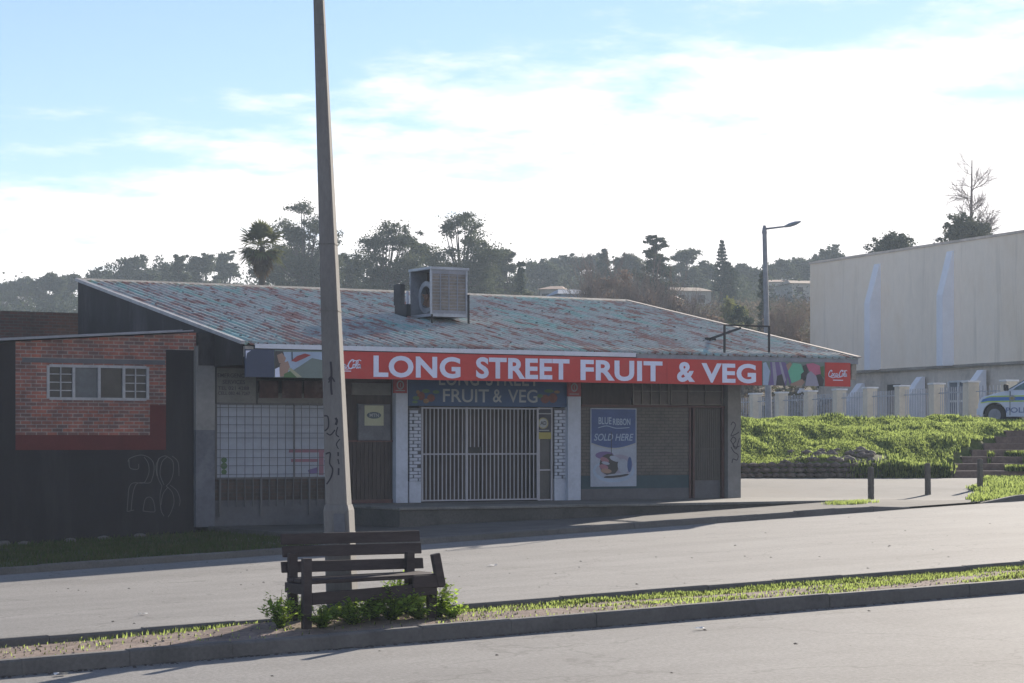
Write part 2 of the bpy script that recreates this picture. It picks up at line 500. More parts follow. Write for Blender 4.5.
M['palmleaf'] = leafmat('palm_fan_leaf', (0.07, 0.085, 0.035), (0.16, 0.17, 0.08), 0.4, 0.8)
M['palmdead'] = leafmat('dead_palm_fronds', (0.07, 0.05, 0.03), (0.16, 0.115, 0.06), 0.3, 0.8)
M['twigcloud'] = leafmat('massed_fine_twigs', (0.15, 0.115, 0.09), (0.24, 0.185, 0.15), 0.3, 0.3)
M['scrub'] = leafmat('dry_scrub_twigs', (0.085, 0.068, 0.040), (0.165, 0.13, 0.09), 0.3, 0.12)
M['scrubgreen'] = leafmat('olive_scrub', (0.05, 0.055, 0.026), (0.09, 0.09, 0.045), 0.3, 0.12)
M['grass'] = leafmat('lush_grass', (0.13, 0.17, 0.045), (0.27, 0.31, 0.11), 0.5, 0.9, (0.29, 0.36, 0.10))
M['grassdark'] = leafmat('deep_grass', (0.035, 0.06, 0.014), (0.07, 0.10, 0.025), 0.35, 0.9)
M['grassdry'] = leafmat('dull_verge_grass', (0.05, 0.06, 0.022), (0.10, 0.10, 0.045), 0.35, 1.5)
M['weed'] = leafmat('weed_leaf', (0.10, 0.16, 0.03), (0.20, 0.29, 0.06), 0.55, 2.0, (0.30, 0.42, 0.07))
M['housewall'] = mat('house_plaster', (0.36, 0.34, 0.31), 0.8, 0.1, 0.5, 4)
M['houseblue'] = mat('blue_grey_sheet_wall', (0.20, 0.27, 0.38), 0.7, 0.1, 0.5, 4)
M['housetile'] = mat('clay_roof_tile', (0.24, 0.14, 0.10), 0.85, 0.25, 0.6, 6)
M['housesand'] = mat('sandy_roof_tile', (0.27, 0.20, 0.145), 0.85, 0.2, 0.6, 6)
M['houseroof'] = mat('grey_roof_sheet', (0.28, 0.31, 0.36), 0.6, 0.2, 0.6, 6)
M['litter'] = flat('scrap_paper', (0.62, 0.62, 0.60), 0.8)
M['marker'] = flat('black_marker_paint', (0.025, 0.022, 0.03), 0.6)
M['chalk'] = flat('faint_white_outline_paint', (0.12, 0.12, 0.12), 0.8)
M['pink'] = flat('faded_pink_print', (0.27, 0.13, 0.17), 0.6)
M['black'] = flat('black_print', (0.02, 0.02, 0.022), 0.5)
M['yellow'] = flat('dull_yellow_print', (0.30, 0.26, 0.06), 0.5)
M['paleyellow'] = flat('pale_yellow_print', (0.30, 0.31, 0.21), 0.5)
M['oval'] = flat('dark_teal_print', (0.035, 0.06, 0.085), 0.5)
M['p_green'] = flat('mint_print', (0.10, 0.36, 0.24), 0.5)
M['p_purple'] = flat('violet_print', (0.13, 0.09, 0.22), 0.5)
M['p_pink'] = flat('magenta_print', (0.40, 0.10, 0.18), 0.5)
M['p_grey'] = flat('lavender_grey_print', (0.26, 0.25, 0.32), 0.5)
M['p_skin'] = flat('tan_print', (0.28, 0.18, 0.14), 0.5)
M['p_sky'] = flat('pale_blue_print', (0.28, 0.36, 0.48), 0.5)
M['p_hill'] = flat('grey_green_print', (0.13, 0.17, 0.16), 0.5)
M['p_red'] = flat('crimson_print', (0.27, 0.035, 0.04), 0.5)
M['p_dark'] = flat('charcoal_print', (0.03, 0.03, 0.035), 0.5)
M['p_blue'] = mat('poster_blue', (0.045, 0.085, 0.22), 0.5, 0.2, 1.5, 20)
M['p_pale'] = mat('poster_pale', (0.30, 0.34, 0.42), 0.5, 0.15, 1.5, 20)
M['p_leaf'] = flat('leaf_green_print', (0.05, 0.12, 0.04), 0.5)
M['tealband'] = mat('teal_wall_band', (0.04, 0.07, 0.085), 0.8, 0.2, 2, 15)
M['greyplinth'] = mat('grey_plinth_paint', (0.105, 0.105, 0.115), 0.8, 0.2, 2, 15)

def streaks(m, swap_scale, col, lo=0.56, hi=0.72):
    n = m.node_tree; b = n.nodes['Principled BSDF']; src = b.inputs['Base Color'].links[0].from_socket
    f = noise(n, pos(n, swap_scale), 1.0, 6, 0.7)
    n.links.new(mix(n, ramp(n, f, [(lo, (0,) * 3), (hi, (0.8,) * 3)]), src, col), b.inputs['Base Color'])
streaks(M['hall'], (0.9, 0.9, 0.06), (0.62, 0.52, 0.41))
streaks(M['halllow'], (1.2, 1.2, 0.12), (0.36, 0.31, 0.26))
streaks(M['blackpaint'], (1.6, 1.6, 0.25), (0.030, 0.027, 0.030), 0.5, 0.75)
streaks(M['concrete'], (7, 7, 0.5), (0.11, 0.105, 0.10), 0.5, 0.75)

# ------------------------------------------------------------------ lettering and painted marks
def text(s, x0, x1, z0, z1, y, m, parent, name='lettering', bold=0.0, shear=0.0, extr=0.004, keep=False, spacing=1.0, rz=0.0, wspace=1.0):
    """solid letters standing upright, facing -y, fitted into the rectangle; rz turns them about (x0, y)"""
    cu = bpy.data.curves.new(name, 'FONT')
    cu.body = s; cu.size = 1.0; cu.offset = bold; cu.shear = shear; cu.extrude = 0.0; cu.space_character = spacing; cu.space_word = wspace
    cu.resolution_u = 5
    t = bpy.data.objects.new('tmp', cu)
    C.objects.link(t)
    dg = bpy.context.evaluated_depsgraph_get(); dg.update()
    me = bpy.data.meshes.new_from_object(t.evaluated_get(dg))
    bpy.data.objects.remove(t)
    n = len(me.vertices)
    co = np.zeros(n * 3); me.vertices.foreach_get('co', co); co = co.reshape(-1, 3)
    mn = co.min(0); mx = co.max(0)
    X = x0 + (co[:, 0] - mn[0]) / (mx[0] - mn[0]) * (x1 - x0)
    Zc = z0 + (co[:, 1] - mn[1]) / (mx[1] - mn[1]) * (z1 - z0)
    Yc = np.full(n, y)
    if rz:
        dx = X - x0
        X = x0 + dx * math.cos(rz); Yc = y + dx * math.sin(rz)
    b = wloc(parent)
    P = np.stack([X - b.x, Yc - b.y, Zc - b.z], 1)
    me.vertices.foreach_set('co', P.ravel())
    me.materials.clear(); me.materials.append(m)
    me.name = name
    me.polygons.foreach_set('use_smooth', [False] * len(me.polygons))
    me.update()
    bm = bmesh.new(); bm.from_mesh(me); bm.normal_update()
    for f in bm.faces:
        if f.normal.y > 0: f.normal_flip()
    bm.to_mesh(me); bm.free()
    o = bpy.data.objects.new(name, me); C.objects.link(o); o.parent = parent
    return o

_sk = [0]
def stroke(mb, pts, w_, y, axis='y'):
    """painted line: one mitred ribbon through (x, z) points on the plane y"""
    _sk[0] += 1
    y = y - 0.0004 * (_sk[0] % 9)
    P = [Vector((p[0], p[1])) for p in pts]
    n = len(P); Lf = []; Rt = []
    for i in range(n):
        a = P[max(i - 1, 0)]; b = P[min(i + 1, n - 1)]
        d = (b - a)
        if d.length < 1e-9: d = Vector((1, 0))
        d.normalize(); nn = Vector((-d.y, d.x)) * w_ / 2
        Lf.append(P[i] + nn); Rt.append(P[i] - nn)
    vs = [(p.x, y, p.y) for p in Lf] + [(p.x, y, p.y) for p in Rt]
    fs = [(i, i + 1, n + i + 1, n + i) for i in range(n - 1)]
    mb.add(vs, fs)

def arc(cx, cz, rx, rz_, a0, a1, n=12):
    return [(cx + rx * math.cos(R(a0 + (a1 - a0) * i / n)), cz + rz_ * math.sin(R(a0 + (a1 - a0) * i / n))) for i in range(n + 1)]

def smoothpts(pts, k=4):
    """Catmull-Rom through 2-D points"""
    o = []
    n = len(pts)
    for i in range(n - 1):
        p0 = pts[max(i - 1, 0)]; p1 = pts[i]; p2 = pts[i + 1]; p3 = pts[min(i + 2, n - 1)]
        for j in range(k):
            t = j / k
            o.append(tuple(0.5 * ((2 * p1[d]) + (-p0[d] + p2[d]) * t + (2 * p0[d] - 5 * p1[d] + 4 * p2[d] - p3[d]) * t * t + (-p0[d] + 3 * p1[d] - 3 * p2[d] + p3[d]) * t ** 3) for d in (0, 1)))
    o.append(pts[-1])
    return o

def poly(mb, pts, y):
    mb.add([(p[0], y, p[1]) for p in pts], [tuple(range(len(pts)))])

def script_cola(x0, x1, z0, z1, y, m, parent, name='script_logo'):
    """flowing two-word cursive drinks logo, drawn with strokes in a 100 x 34 box"""
    mb = MB()
    def T(pts): return [(x0 + p[0] / 100 * (x1 - x0), z0 + p[1] / 34 * (z1 - z0)) for p in pts]
    w_ = (z1 - z0) * 0.10
    S = [([(17, 25), (20, 29), (16, 32), (9, 27), (3, 16), (4, 6), (11, 3), (20, 8)], 1.3),
         ([(19, 12), (22, 6), (26, 9), (26, 16), (22, 18), (19, 12)], 1.0),
         ([(37, 15), (34, 18), (30, 13), (31, 7), (36, 6), (40, 9)], 1.0),
         ([(48, 15), (44, 18), (40, 12), (42, 6), (46, 8), (50, 17), (48, 8), (50, 5), (54, 9)], 1.0),
         ([(53, 12), (58, 12)], 1.1),
         ([(73, 26), (77, 30), (72, 33), (65, 28), (59, 17), (60, 6), (67, 3), (73, 8)], 1.3),
         ([(73, 12), (76, 6), (80, 9), (80, 16), (76, 18), (73, 12)], 1.0),
         ([(82, 8), (90, 26), (87, 31), (84, 24), (83, 10), (86, 5), (89, 8)], 1.0),
         ([(97, 15), (93, 18), (89, 12), (91, 6), (95, 8), (98, 17), (97, 8), (99, 5)], 1.0),
         ([(11, 3), (24, -2), (40, 2), (55, 1), (62, 3)], 0.8),
         ([(72, 33), (84, 30), (94, 33), (100, 30)], 0.8)]
    for pts, k in S: stroke(mb, T(smoothpts(pts, 4)), w_ * k, y)
    return mb.build(name, m, parent, fix=False)

# ------------------------------------------------------------------ ground
def zA(u): return -2.22 + 0.0285 * u
def zB(u): return -2.66 + 0.0415 * u
VA, VK, VB = 19.1, 21.25, 36.0
def road(u, v):
    if v <= VA: return zA(u)
    if v >= VB: return zB(u)
    return zA(u) + (zB(u) - zA(u)) * (v - VA) / (VB - VA)
def sst(t):
    t = max(0, min(1, t)); return t * t * (3 - 2 * t)
def lerp_tab(tab, x):
    if x <= tab[0][0]: return tab[0][1]
    for (a, za), (b, zb) in zip(tab, tab[1:]):
        if x <= b: return za + (zb - za) * (x - a) / (b - a)
    return tab[-1][1]
HILL = [(70, 0.55), (100, 0.6), (130, 1.2), (150, 5.0), (180, 9.0), (240, 14.0), (300, 18.5), (400, 26.0), (600, 30.0), (1500, 34.0)]
def hillz(X, Y):
    h = lerp_tab(HILL, Y)
    px = 512 + F * X / max(Y, 1)
    k = 0.80 + 0.20 * sst((px + 50) / 420)
    hh = 0.55 + (h - 0.55) * k
    if Y > 120: hh += 1.2 * mnoise.noise(Vector((X * 0.02, Y * 0.02, 3))) + 0.4 * mnoise.noise(Vector((X * 0.09, Y * 0.09, 1)))
    return hh
def ground(u, v):
    """walking surface between the street and the foot of the grass bank"""
    if v < VB: return road(u, v)
    X, Y = camxy(u, v)
    base = zB(u) + 0.10 - 0.075 * sst((u - 21) / 5)
    inner = min(base, -1.315) if u < 33 else -1.315 + 0.02 * (u - 33)
    if u > 28: base = base + (inner - base) * sst((v - 36.3) / 2.6)
    w_ = sst((Y - 51) / 9)
    return base + (-0.955 - base) * w_
def stepleft(Y):
    i = min(6, max(0, int((Y - 60.3) / 0.85)))
    return (948, 955, 962, 972, 984, 996, 1006)[i]
def bank(X, Y):
    """grass bank between the yard and the police station"""
    px = 512 + F * X / Y
    n = 0.13 * mnoise.noise(Vector((X * 1.1, Y * 0.35, 5))) + 0.16 * mnoise.noise(Vector((X * 0.33, Y * 0.4, 2))) + 0.06 * mnoise.noise(Vector((X * 2.6, Y * 0.9, 8)))
    t = (Y - 60.4) / 9.0
    if t < 0: return -0.955
    if t < 1:
        prof = -0.58 + 1.32 * (1 - (1 - t) ** 1.3)
        z = prof + n
        if Y < 65.5 and px > stepleft(Y) - 2: z = min(z, -1.15 + 0.19 * math.floor((Y - 60.3) / 0.85 + 1))
        return z
    return 0.74 - 0.2 * sst((t - 1.0) / 0.22) + n * max(0, 1 - (t - 1) * 4)

def sheet(name, us, vs, zf, m, off=0.0, kind='structure', skirt=None):
    V = []; Fq = []
    for v in vs:
        for u in us: V.append((u, v, zf(u, v) + off))
    nu = len(us)
    for j in range(len(vs) - 1):
        for i in range(nu - 1):
            a = j * nu + i
            Fq.append((a, a + 1, a + nu + 1, a + nu))
    o = npmesh(name, V, Fq, m, smooth=True)
    tag(o, kind=kind)
    return o

def lin(a, b, n): return [a + (b - a) * i / n for i in range(n + 1)]

# one large sheet to the horizon, in camera-distance rows
def terrain():
    V = []; Fq = []
    rows = [-40, -10, 2, 8, 12, 16, 20, 24, 28, 32, 36, 40, 44, 48, 52, 56, 60, 60.4, 66, 72, 76, 82, 90, 100, 110, 120, 130, 145, 160, 180, 200, 225, 250, 275, 300, 330, 360, 400, 450, 520, 600, 800, 1100, 1600, 2600]
    NX = 110
    for Y in rows:
        for i in range(NX + 1):
            t = -0.62 + 1.24 * i / NX
            X = t * max(60, abs(Y) + 30)
            u, v = xy(X, Y)
            if Y < 60.1: z = ground(min(max(u, -60), 90), v) - 0.22
            elif Y < 74: z = min(bank(X, max(Y, 60.5)), 0.5) - 0.25
            else: z = hillz(X, Y)
            V.append((u, v, z))
    n = NX + 1
    for j in range(len(rows) - 1):
        for i in range(NX):
            a = j * n + i; Fq.append((a, a + 1, a + n + 1, a + n))
    o = npmesh('ground', V, Fq, M['hill'], smooth=True)
    tag(o, kind='structure')
terrain()

UL, UR = -45, 75
sheet('near_road', lin(UL, UR, 60), [-30, -10, 0, 6, 12, 16, VA - 0.13], road, M['asphalt'])
sheet('far_road', lin(UL, UR, 60), lin(VK + 0.12, VB, 8), road, M['asphalt'])

def kerb(name, u0, u1, v0, v1, top, step=1.0, fall=None):
    """kerb stones laid end to end along the street with thin joints"""
    mb = MB()
    n = max(1, int(round((u1 - u0) / step)))
    for i in range(n):
        a = u0 + (u1 - u0) * i / n + 0.002; b = u0 + (u1 - u0) * (i + 1) / n - 0.002
        dz = random.uniform(-0.008, 0.008); dv = random.uniform(-0.008, 0.008)
        za = road(a, v0) ; zb = road(b, v0)
        ta = tb = top
        if fall: ta = top * fall(a); tb = top * fall(b)
        c = 0.02
        vs = [(a, v0 + dv, za - 0.15), (b, v0 + dv, zb - 0.15), (b, v1, zb - 0.15), (a, v1, za - 0.15),
              (a, v0 + dv + 0.012, za + ta - c + dz), (b, v0 + dv + 0.012, zb + tb - c + dz), (b, v1, zb + tb - c + dz), (a, v1, za + ta - c + dz),
              (a, v0 + dv + 0.035, za + ta + dz), (b, v0 + dv + 0.035, zb + tb + dz), (b, v1 - 0.015, zb + tb + dz), (a, v1 - 0.015, za + ta + dz)]
        mb.add(vs, [(0,3,2,1),(0,1,5,4),(1,2,6,5),(2,3,7,6),(3,0,4,7),(4,5,9,8),(5,6,10,9),(6,7,11,10),(7,4,8,11),(8,9,10,11)])
    o = mb.build(name, M['kerb'])
    tag(o, kind='structure')
    return o
kerb('kerb_near', UL, UR, VA - 0.13, VA + 0.02, 0.145)
kerb('kerb_island_back', UL, UR, VK, VK + 0.13, 0.15)
kerb('kerb_far', UL, 30.6, VB, VB + 0.15, 0.12, fall=lambda u: 1 - 0.8 * sst((u - 29.2) / 1.4))
kerb('kerb_far_right', 32.6, UR, VB, VB + 0.15, 0.13, fall=lambda u: 0.15 + 0.85 * sst((u - 32.6) / 1.2))

def islandz(u, v):
    m_ = 0.10 * math.exp(-((u - 9.6) / 1.6) ** 2) * math.exp(-((v - 20.4) / 0.7) ** 2)
    return road(u, v) + 0.118 - 0.045 * sst((v - 19.6) / 1.4) + m_ + 0.02 * mnoise.noise(Vector((u * 2, v * 3, 0)))
sheet('island_soil', lin(UL, UR, 480), lin(VA + 0.0, VK + 0.01, 8), islandz, M['dirt'])
sheet('pavement', lin(16.5, 33.2, 40), lin(VB + 0.14, 39.7, 5), lambda u, v: ground(u, v) + 0.01, M['pavement'])
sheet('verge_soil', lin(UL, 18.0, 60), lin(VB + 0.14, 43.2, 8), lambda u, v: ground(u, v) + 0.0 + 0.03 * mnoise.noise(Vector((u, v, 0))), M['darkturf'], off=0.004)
def yard():
    V = []; Fq = []
    rows = lin(40.0, 61.0, 26)
    NX = 40
    for Y in rows:
        for i in range(NX + 1):
            px = 560 + (1500 - 560) * i / NX
            X = (px - 512) / F * Y
            u, v = xy(X, Y)
            v2 = max(v, VB + 0.12)
            V.append((u, v2, ground(u, v2) + 0.0))
    n = NX + 1
    for j in range(len(rows) - 1):
        for i in range(NX):
            a = j * n + i; Fq.append((a, a + 1, a + n + 1, a + n))
    tag(npmesh('side_yard', V, Fq, M['yard'], smooth=True), kind='structure')
yard()

def banksheet():
    V = []; Fq = []
    rows = [60.37, 60.4] + lin(60.6, 72.2, 58)
    NX = 220
    for Y in rows:
        for i in range(NX + 1):
            X = 5.5 + (40 - 5.5) * i / NX
            u, v = xy(X, Y)
            V.append((u, v, bank(X, Y)))
    n = NX + 1
    for j in range(len(rows) - 1):
        for i in range(NX):
            a = j * n + i; Fq.append((a, a + 1, a + n + 1, a + n))
    tag(npmesh('grass_bank_soil', V, Fq, M['turf'], smooth=True), kind='structure')
banksheet()
sheet_station = MB()
def stationyard():
    V = []; Fq = []
    rows = [71.9, 76, 82, 90, 100, 112]
    for Y in rows:
        for i in range(21):
            X = 2 + 50 * i / 20
            u, v = xy(X, Y)
            V.append((u, v, 0.62))
    for j in range(len(rows) - 1):
        for i in range(20):
            a = j * 21 + i; Fq.append((a, a + 1, a + 22, a + 21))
    tag(npmesh('station_yard', V, Fq, M['yard'], smooth=True), kind='structure')
stationyard()

# ------------------------------------------------------------------ grass and weeds
def blades(name, P, h, wd, mats, parent=None, loc=(0, 0, 0), lean=0.35, kind=None, midx=None):
    """P: (n,3) roots; each blade two stacked faces, bent"""
    n = len(P)
    h = h * rng.uniform(0.55, 1.25, n); wd = wd * rng.uniform(0.7, 1.3, n)
    a = rng.uniform(0, 2 * np.pi, n); b = rng.uniform(0, 2 * np.pi, n)
    dx = np.cos(a) * wd / 2; dy = np.sin(a) * wd / 2
    lx = np.cos(b) * h * lean * rng.uniform(0.2, 1.4, n); ly = np.sin(b) * h * lean * rng.uniform(0.2, 1.4, n)
    V = np.zeros((n, 4, 3))
    V[:, 0] = P + np.stack([-dx, -dy, np.full(n, -0.01)], 1)
    V[:, 1] = P + np.stack([dx, dy, np.full(n, -0.01)], 1)
    V[:, 2] = P + np.stack([dx * .6 + lx * .5, dy * .6 + ly * .5, h * .62], 1)
    V[:, 3] = P + np.stack([lx - dx * .1, ly - dy * .1, h], 1)
    Fq = np.arange(n * 4).reshape(n, 4)
    o = npmesh(name, V, Fq, mats, parent, loc, midx)
    if kind: tag(o, kind=kind)
    return o

def scatter(fn, n, ulim, vlim, dens=None):
    out_ = []
    while len(out_) < n:
        u = random.uniform(*ulim); v = random.uniform(*vlim)
        if dens and random.random() > dens(u, v): continue
        out_.append((u, v, fn(u, v)))
    return np.array(out_)

# bank grass
P = []
while len(P) < 110000:
    X = random.uniform(6, 25); Y = 60.42 + 11.3 * random.random() ** 1.0
    px = 512 + F * X / Y
    if px > 1040 or px < 715: continue
    if px > stepleft(Y) - 1 and Y < 65.5: continue
    if 8.2 < X < 10.6 and Y < 62.0 and mnoise.noise(Vector((X * .6, Y * .6, 7))) > -0.1: continue
    d = 0.62 + 0.9 * mnoise.noise(Vector((X * 1.3, Y * 0.4, 5))) + 0.5 * mnoise.noise(Vector((X * 3.2, Y * 1.1, 9)))
    if random.random() > d + 0.25: continue
    u, v = xy(X, Y)
    P.append((u, v, bank(X, Y)))
P = np.array(P)
o = blades('bank_grass', P, 0.065, 0.045, [M['grass'], M['grassdark']], midx=(rng.random(len(P)) < 0.3).astype(int))
tag(o, 'lush sunlit green grass covering the bank below the police station', 'grass', kind='stuff')
# taller tufts
cs = []
for i in range(70):
    X = random.uniform(7, 24); Y = random.uniform(61, 71)
    px = 512 + F * X / Y
    if px > 1035 or (px > stepleft(Y) - 3 and Y < 65.6): continue
    for k in range(70):
        r = random.gauss(0, 0.17); r2 = random.gauss(0, 0.17)
        u, v = xy(X + r, Y + r2); cs.append((u, v, bank(X + r, Y + r2)))
for i in range(190):
    X = random.uniform(9.5, 11.85) if i % 4 else random.uniform(6.5, 9); Y = random.uniform(60.15, 60.6) if X > 9.3 else random.uniform(60.55, 60.9)
    for k in range(60):
        r = random.gauss(0, .15); r2 = abs(random.gauss(0, .12)); u, v = xy(X + r, Y + r2 - (.1 if X > 9.3 else 0)); cs.append((u, v, max(-.62, bank(X + r, Y + r2)) - .03 - random.random() * (.42 if X > 9.4 else .05)))
cs = np.array(cs)
tag(blades('tall_grass_tufts', cs, 0.15, 0.04, [M['grass'], M['grassdark']], midx=(rng.random(len(cs)) < 0.4).astype(int)),
    'taller tufts of grass standing up out of the bank turf', 'grass tufts', kind='stuff')

# traffic island grass: solid on the right, thin line along the back kerb on the left
def idens(u, v):
    e = math.exp(-((v - 21.05) / 0.14) ** 2)
    g = sst((u - 9.5) / 8)
    return min(1, e * (0.02 + 0.9 * g) + (0.75 * g * max(0, 0.35 + 1.6 * mnoise.noise(Vector((u * .7, v * 1.5, 0))))) + 0.02) * (0.15 if v < 19.25 else 1)
P = scatter(islandz, 24000, (4.5, 26), (VA + 0.04, VK - 0.02), idens)
tag(blades('island_grass', P, 0.030, 0.018, [M['grass'], M['grassdry']], midx=(rng.random(len(P)) < 0.35).astype(int)),
    'short patchy grass on the traffic island between the kerbs', 'grass', kind='stuff')
def idens2(u, v): return math.exp(-((v - 21.1) / 0.10) ** 2) * (0.35 + 0.65 * sst((u - 9) / 5)) * max(0.0, 0.35 + 1.5 * mnoise.noise(Vector((u * 1.1, 0, 4))))
P = scatter(islandz, 4500, (4.5, 26), (20.7, VK + 0.03), idens2)
tag(blades('kerbside_grass', P, 0.045, 0.016, [M['grass'], M['grassdark']], midx=(rng.random(len(P)) < 0.4).astype(int)),
    'ragged fringe of grass growing over the back kerb of the island', 'grass fringe', kind='stuff')
# verge before the brick building, in shade
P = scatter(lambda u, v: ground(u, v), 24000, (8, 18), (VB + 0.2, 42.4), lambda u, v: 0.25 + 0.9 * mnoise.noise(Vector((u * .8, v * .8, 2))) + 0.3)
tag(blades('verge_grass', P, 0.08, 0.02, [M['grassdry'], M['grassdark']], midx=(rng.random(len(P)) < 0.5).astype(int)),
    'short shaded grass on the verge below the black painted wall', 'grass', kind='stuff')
# small verge on the far right by the third bollard
def rv(u, v):
    return ground(u, v) + 0.02
def rdens(u, v):
    X, Y = camxy(u, v); px = 512 + F * X / Y
    return 1.0 if (px > 970 + 14 * mnoise.noise(Vector((u * .9, v * .9, 3))) + max(0, (Y - 53)) * 3 and Y < 60.0 + mnoise.noise(Vector((u, v, 6)))) else 0.0
P = scatter(rv, 14000, (32.5, 42.5), (VB + 0.2, 50), lambda u, v: rdens(u, v) * (0.6 + mnoise.noise(Vector((u * 1.3, v * .6, 8)))))
tag(blades('corner_verge_grass', P, 0.07, 0.035, [M['grass'], M['grassdark']], midx=(rng.random(len(P)) < 0.25).astype(int)),
    'bright grass on the corner verge around the right bollard', 'grass', kind='stuff')
sheet('corner_verge', lin(33.6, 50, 160), lin(VB + 0.15, 46.5, 90), lambda u, v: ground(u, v) + (0.015 if rdens(u, v) > 0 else -0.1), M['turf'])
P = scatter(lambda u, v: ground(u, v) + .01, 800, (30.3, 31.7), (37.8, 39.3), lambda u, v: max(0, 1 - ((u - 31) / .7) ** 2 - ((v - 38.5) / .6) ** 2) * max(0, .5 + 1.4 * mnoise.noise(Vector((u * 3, v * 2, 1)))))
tag(blades('slab_end_grass', P, 0.07, 0.025, M['grass']), 'small patch of grass at the end of the shop slab', 'grass', kind='stuff')

def weed_plant(loc, r, h, n, label, group=None, seed=0):
    rs = np.random.default_rng(seed)
    stems = max(6, n // 22)
    V = []; Fq = []
    mb = MB()
    root = thing('weed_plant', label, 'weed', loc, group)
    base = Vector(loc)
    for s in range(stems):
        a = rs.uniform(0, 6.28); rr = r * math.sqrt(rs.random()); hh = h * (1 - 0.5 * (rr / r) ** 2) * rs.uniform(0.6, 1.15)
        tip = base + Vector((math.cos(a) * rr, math.sin(a) * rr, hh))
        mid = base + Vector((math.cos(a) * rr * .4, math.sin(a) * rr * .4, hh * .5))
        mb.tube(base + Vector((rs.uniform(-.04, .04), rs.uniform(-.04, .04), 0)), mid, .004, .003, 4, False)
        mb.tube(mid, tip, .003, .0015, 4, False)
        for k in range(n // stems):
            t = rs.uniform(.15, 1.05); p = base.lerp(mid, t * 2) if t < .5 else mid.lerp(tip, t * 2 - 1)
            b = rs.uniform(0, 6.28); ln = rs.uniform(.025, .06); wd = ln * .42
            d = Vector((math.cos(b), math.sin(b), rs.uniform(-.2, .9))).normalized(); q = d.cross(Vector((0, 0, 1))).normalized() * wd
            p = p + Vector(rs.normal(0, .012, 3).tolist())
            i = len(V); V += [p, p + d * ln * .5 + q, p + d * ln, p + d * ln * .5 - q]; Fq.append((i, i + 1, i + 2, i + 3))
    npmesh('foliage', V, Fq, M['weed'], root)
    mb.build('stem', M['grassdark'], root, fix=False)
    return root
def isl(px, v, dz=0):
    u = U(px, v); return (u, v, islandz(u, v) + dz)
WL = [(281, 19.9, .22, .34, 'leafy green weed at the left foot of the dark bench'),
      (297, 20.7, .20, .30, 'leafy weed behind the left legs of the bench'),
      (352, 19.75, .30, .28, 'low weed under the middle of the bench seat'),
      (322, 19.7, .28, .24, 'low spreading weed under the left part of the bench'),
      (392, 19.8, .34, .30, 'thick weed under the right part of the bench'),
      (398, 20.9, .22, .50, 'tall weed showing between pole and bench back'),
      (418, 19.75, .24, .26, 'rounded weed by the right front leg of the bench'),
      (438, 19.9, .22, .40, 'tall bright weed just right of the bench arm'),
      (452, 19.8, .26, .15, 'low bright weed trailing right from the bench end'),
      (372, 20.0, .28, .28, 'weed growing around the middle bench leg'),
      (410, 20.3, .26, .32, 'dense weed behind the right end of the bench'),
      (128, 21.5, .10, .12, 'small weed sprouting beyond the back kerb left of the bench'),
      (143, 21.5, .07, .10, 'tiny weed beyond the back kerb beside a slightly bigger one')]
for i, (px, v, r, h, lb) in enumerate(WL):
    l = isl(px, v)
    if v > 21.3: l = (l[0], l[1], road(l[0], v))
    weed_plant(l, r, h, int(520 * (r / .22) * (h / .3 + .5)), lb, 'weeds round the bench', i)
# pebbles on the island
V = []; Fq = []
for i in range(1300):
    u = random.uniform(4, 24); v = random.uniform(VA + .05, VK - .08); s = random.uniform(.004, .013)
    z = islandz(u, v); b = len(V)
    V += [(u - s, v - s, z), (u + s, v - s, z), (u + s, v + s, z), (u - s, v + s, z), (u - s * .5, v - s * .5, z + s), (u + s * .6, v - s * .4, z + s), (u + s * .4, v + s * .5, z + s * .9), (u - s * .5, v + s * .5, z + s)]
    Fq += [(b, b+1, b+5, b+4), (b+1, b+2, b+6, b+5), (b+2, b+3, b+7, b+6), (b+3, b, b+4, b+7), (b+4, b+5, b+6, b+7)]
tag(npmesh('island_gravel', V, Fq, M['stone']), 'loose gravel on the bare soil of the traffic island', 'gravel', kind='stuff')
V = []; Fq = []
for i in range(700):
    u = random.uniform(4, 22); v = VA - .13 - abs(random.gauss(0, .05)) - .01; s = random.uniform(.006, .018)
    z = road(u, v); b = len(V)
    V += [(u - s, v - s * .5, z + .001), (u + s, v - s, z + .002), (u + s * .7, v + s, z + s * .7), (u - s, v + s * .6, z + s * .5)]
    Fq += [(b, b+1, b+2, b+3)]
for i in range(260):
    u = random.uniform(3, 40); v = random.uniform(14, 35.8)
    if VA - .2 < v < VK + .2: continue
    s = random.uniform(.006, .02); z = road(u, v); b = len(V)
    V += [(u - s, v - s * .5, z + .001), (u + s, v - s, z + .002), (u + s * .7, v + s, z + s * .8), (u - s, v + s * .6, z + s * .5)]
    Fq += [(b, b+1, b+2, b+3)]
tag(npmesh('gutter_debris', V, Fq, M['bark']), 'dry leaf litter and grit lying in the gutters', 'debris', kind='stuff')
def paper(px, py, v, s, label):
    u = U(px, v); z = road(u, v) + .012
    mb = MB()
    g = 4; pts = []
    for j in range(g):
        for i in range(g):
            pts.append((u + (i / 3 - .5) * s * 2, v + (j / 3 - .5) * s, z + random.uniform(0, s * .35)))
    mb.add(pts, [(j * g + i, j * g + i + 1, (j + 1) * g + i + 1, (j + 1) * g + i) for j in range(3) for i in range(3)])
    o = mb.build('scrap_paper', M['litter'], None, loc=(u, v, z), fix=False)
    tag(o, label, 'litter', 'scraps of litter on the street')
paper(61, 668, VA - .42, .06, 'crumpled white scrap of paper in the near gutter at lower left')
paper(492, 568, 29.2, .07, 'pale scrap of litter on the far lane right of the bench')
paper(143, 607, 25.0, .06, 'small white scrap on the far lane above the left weeds')
paper(700, 634, 18.0, .06, 'thin pale scrap lying on the near lane')

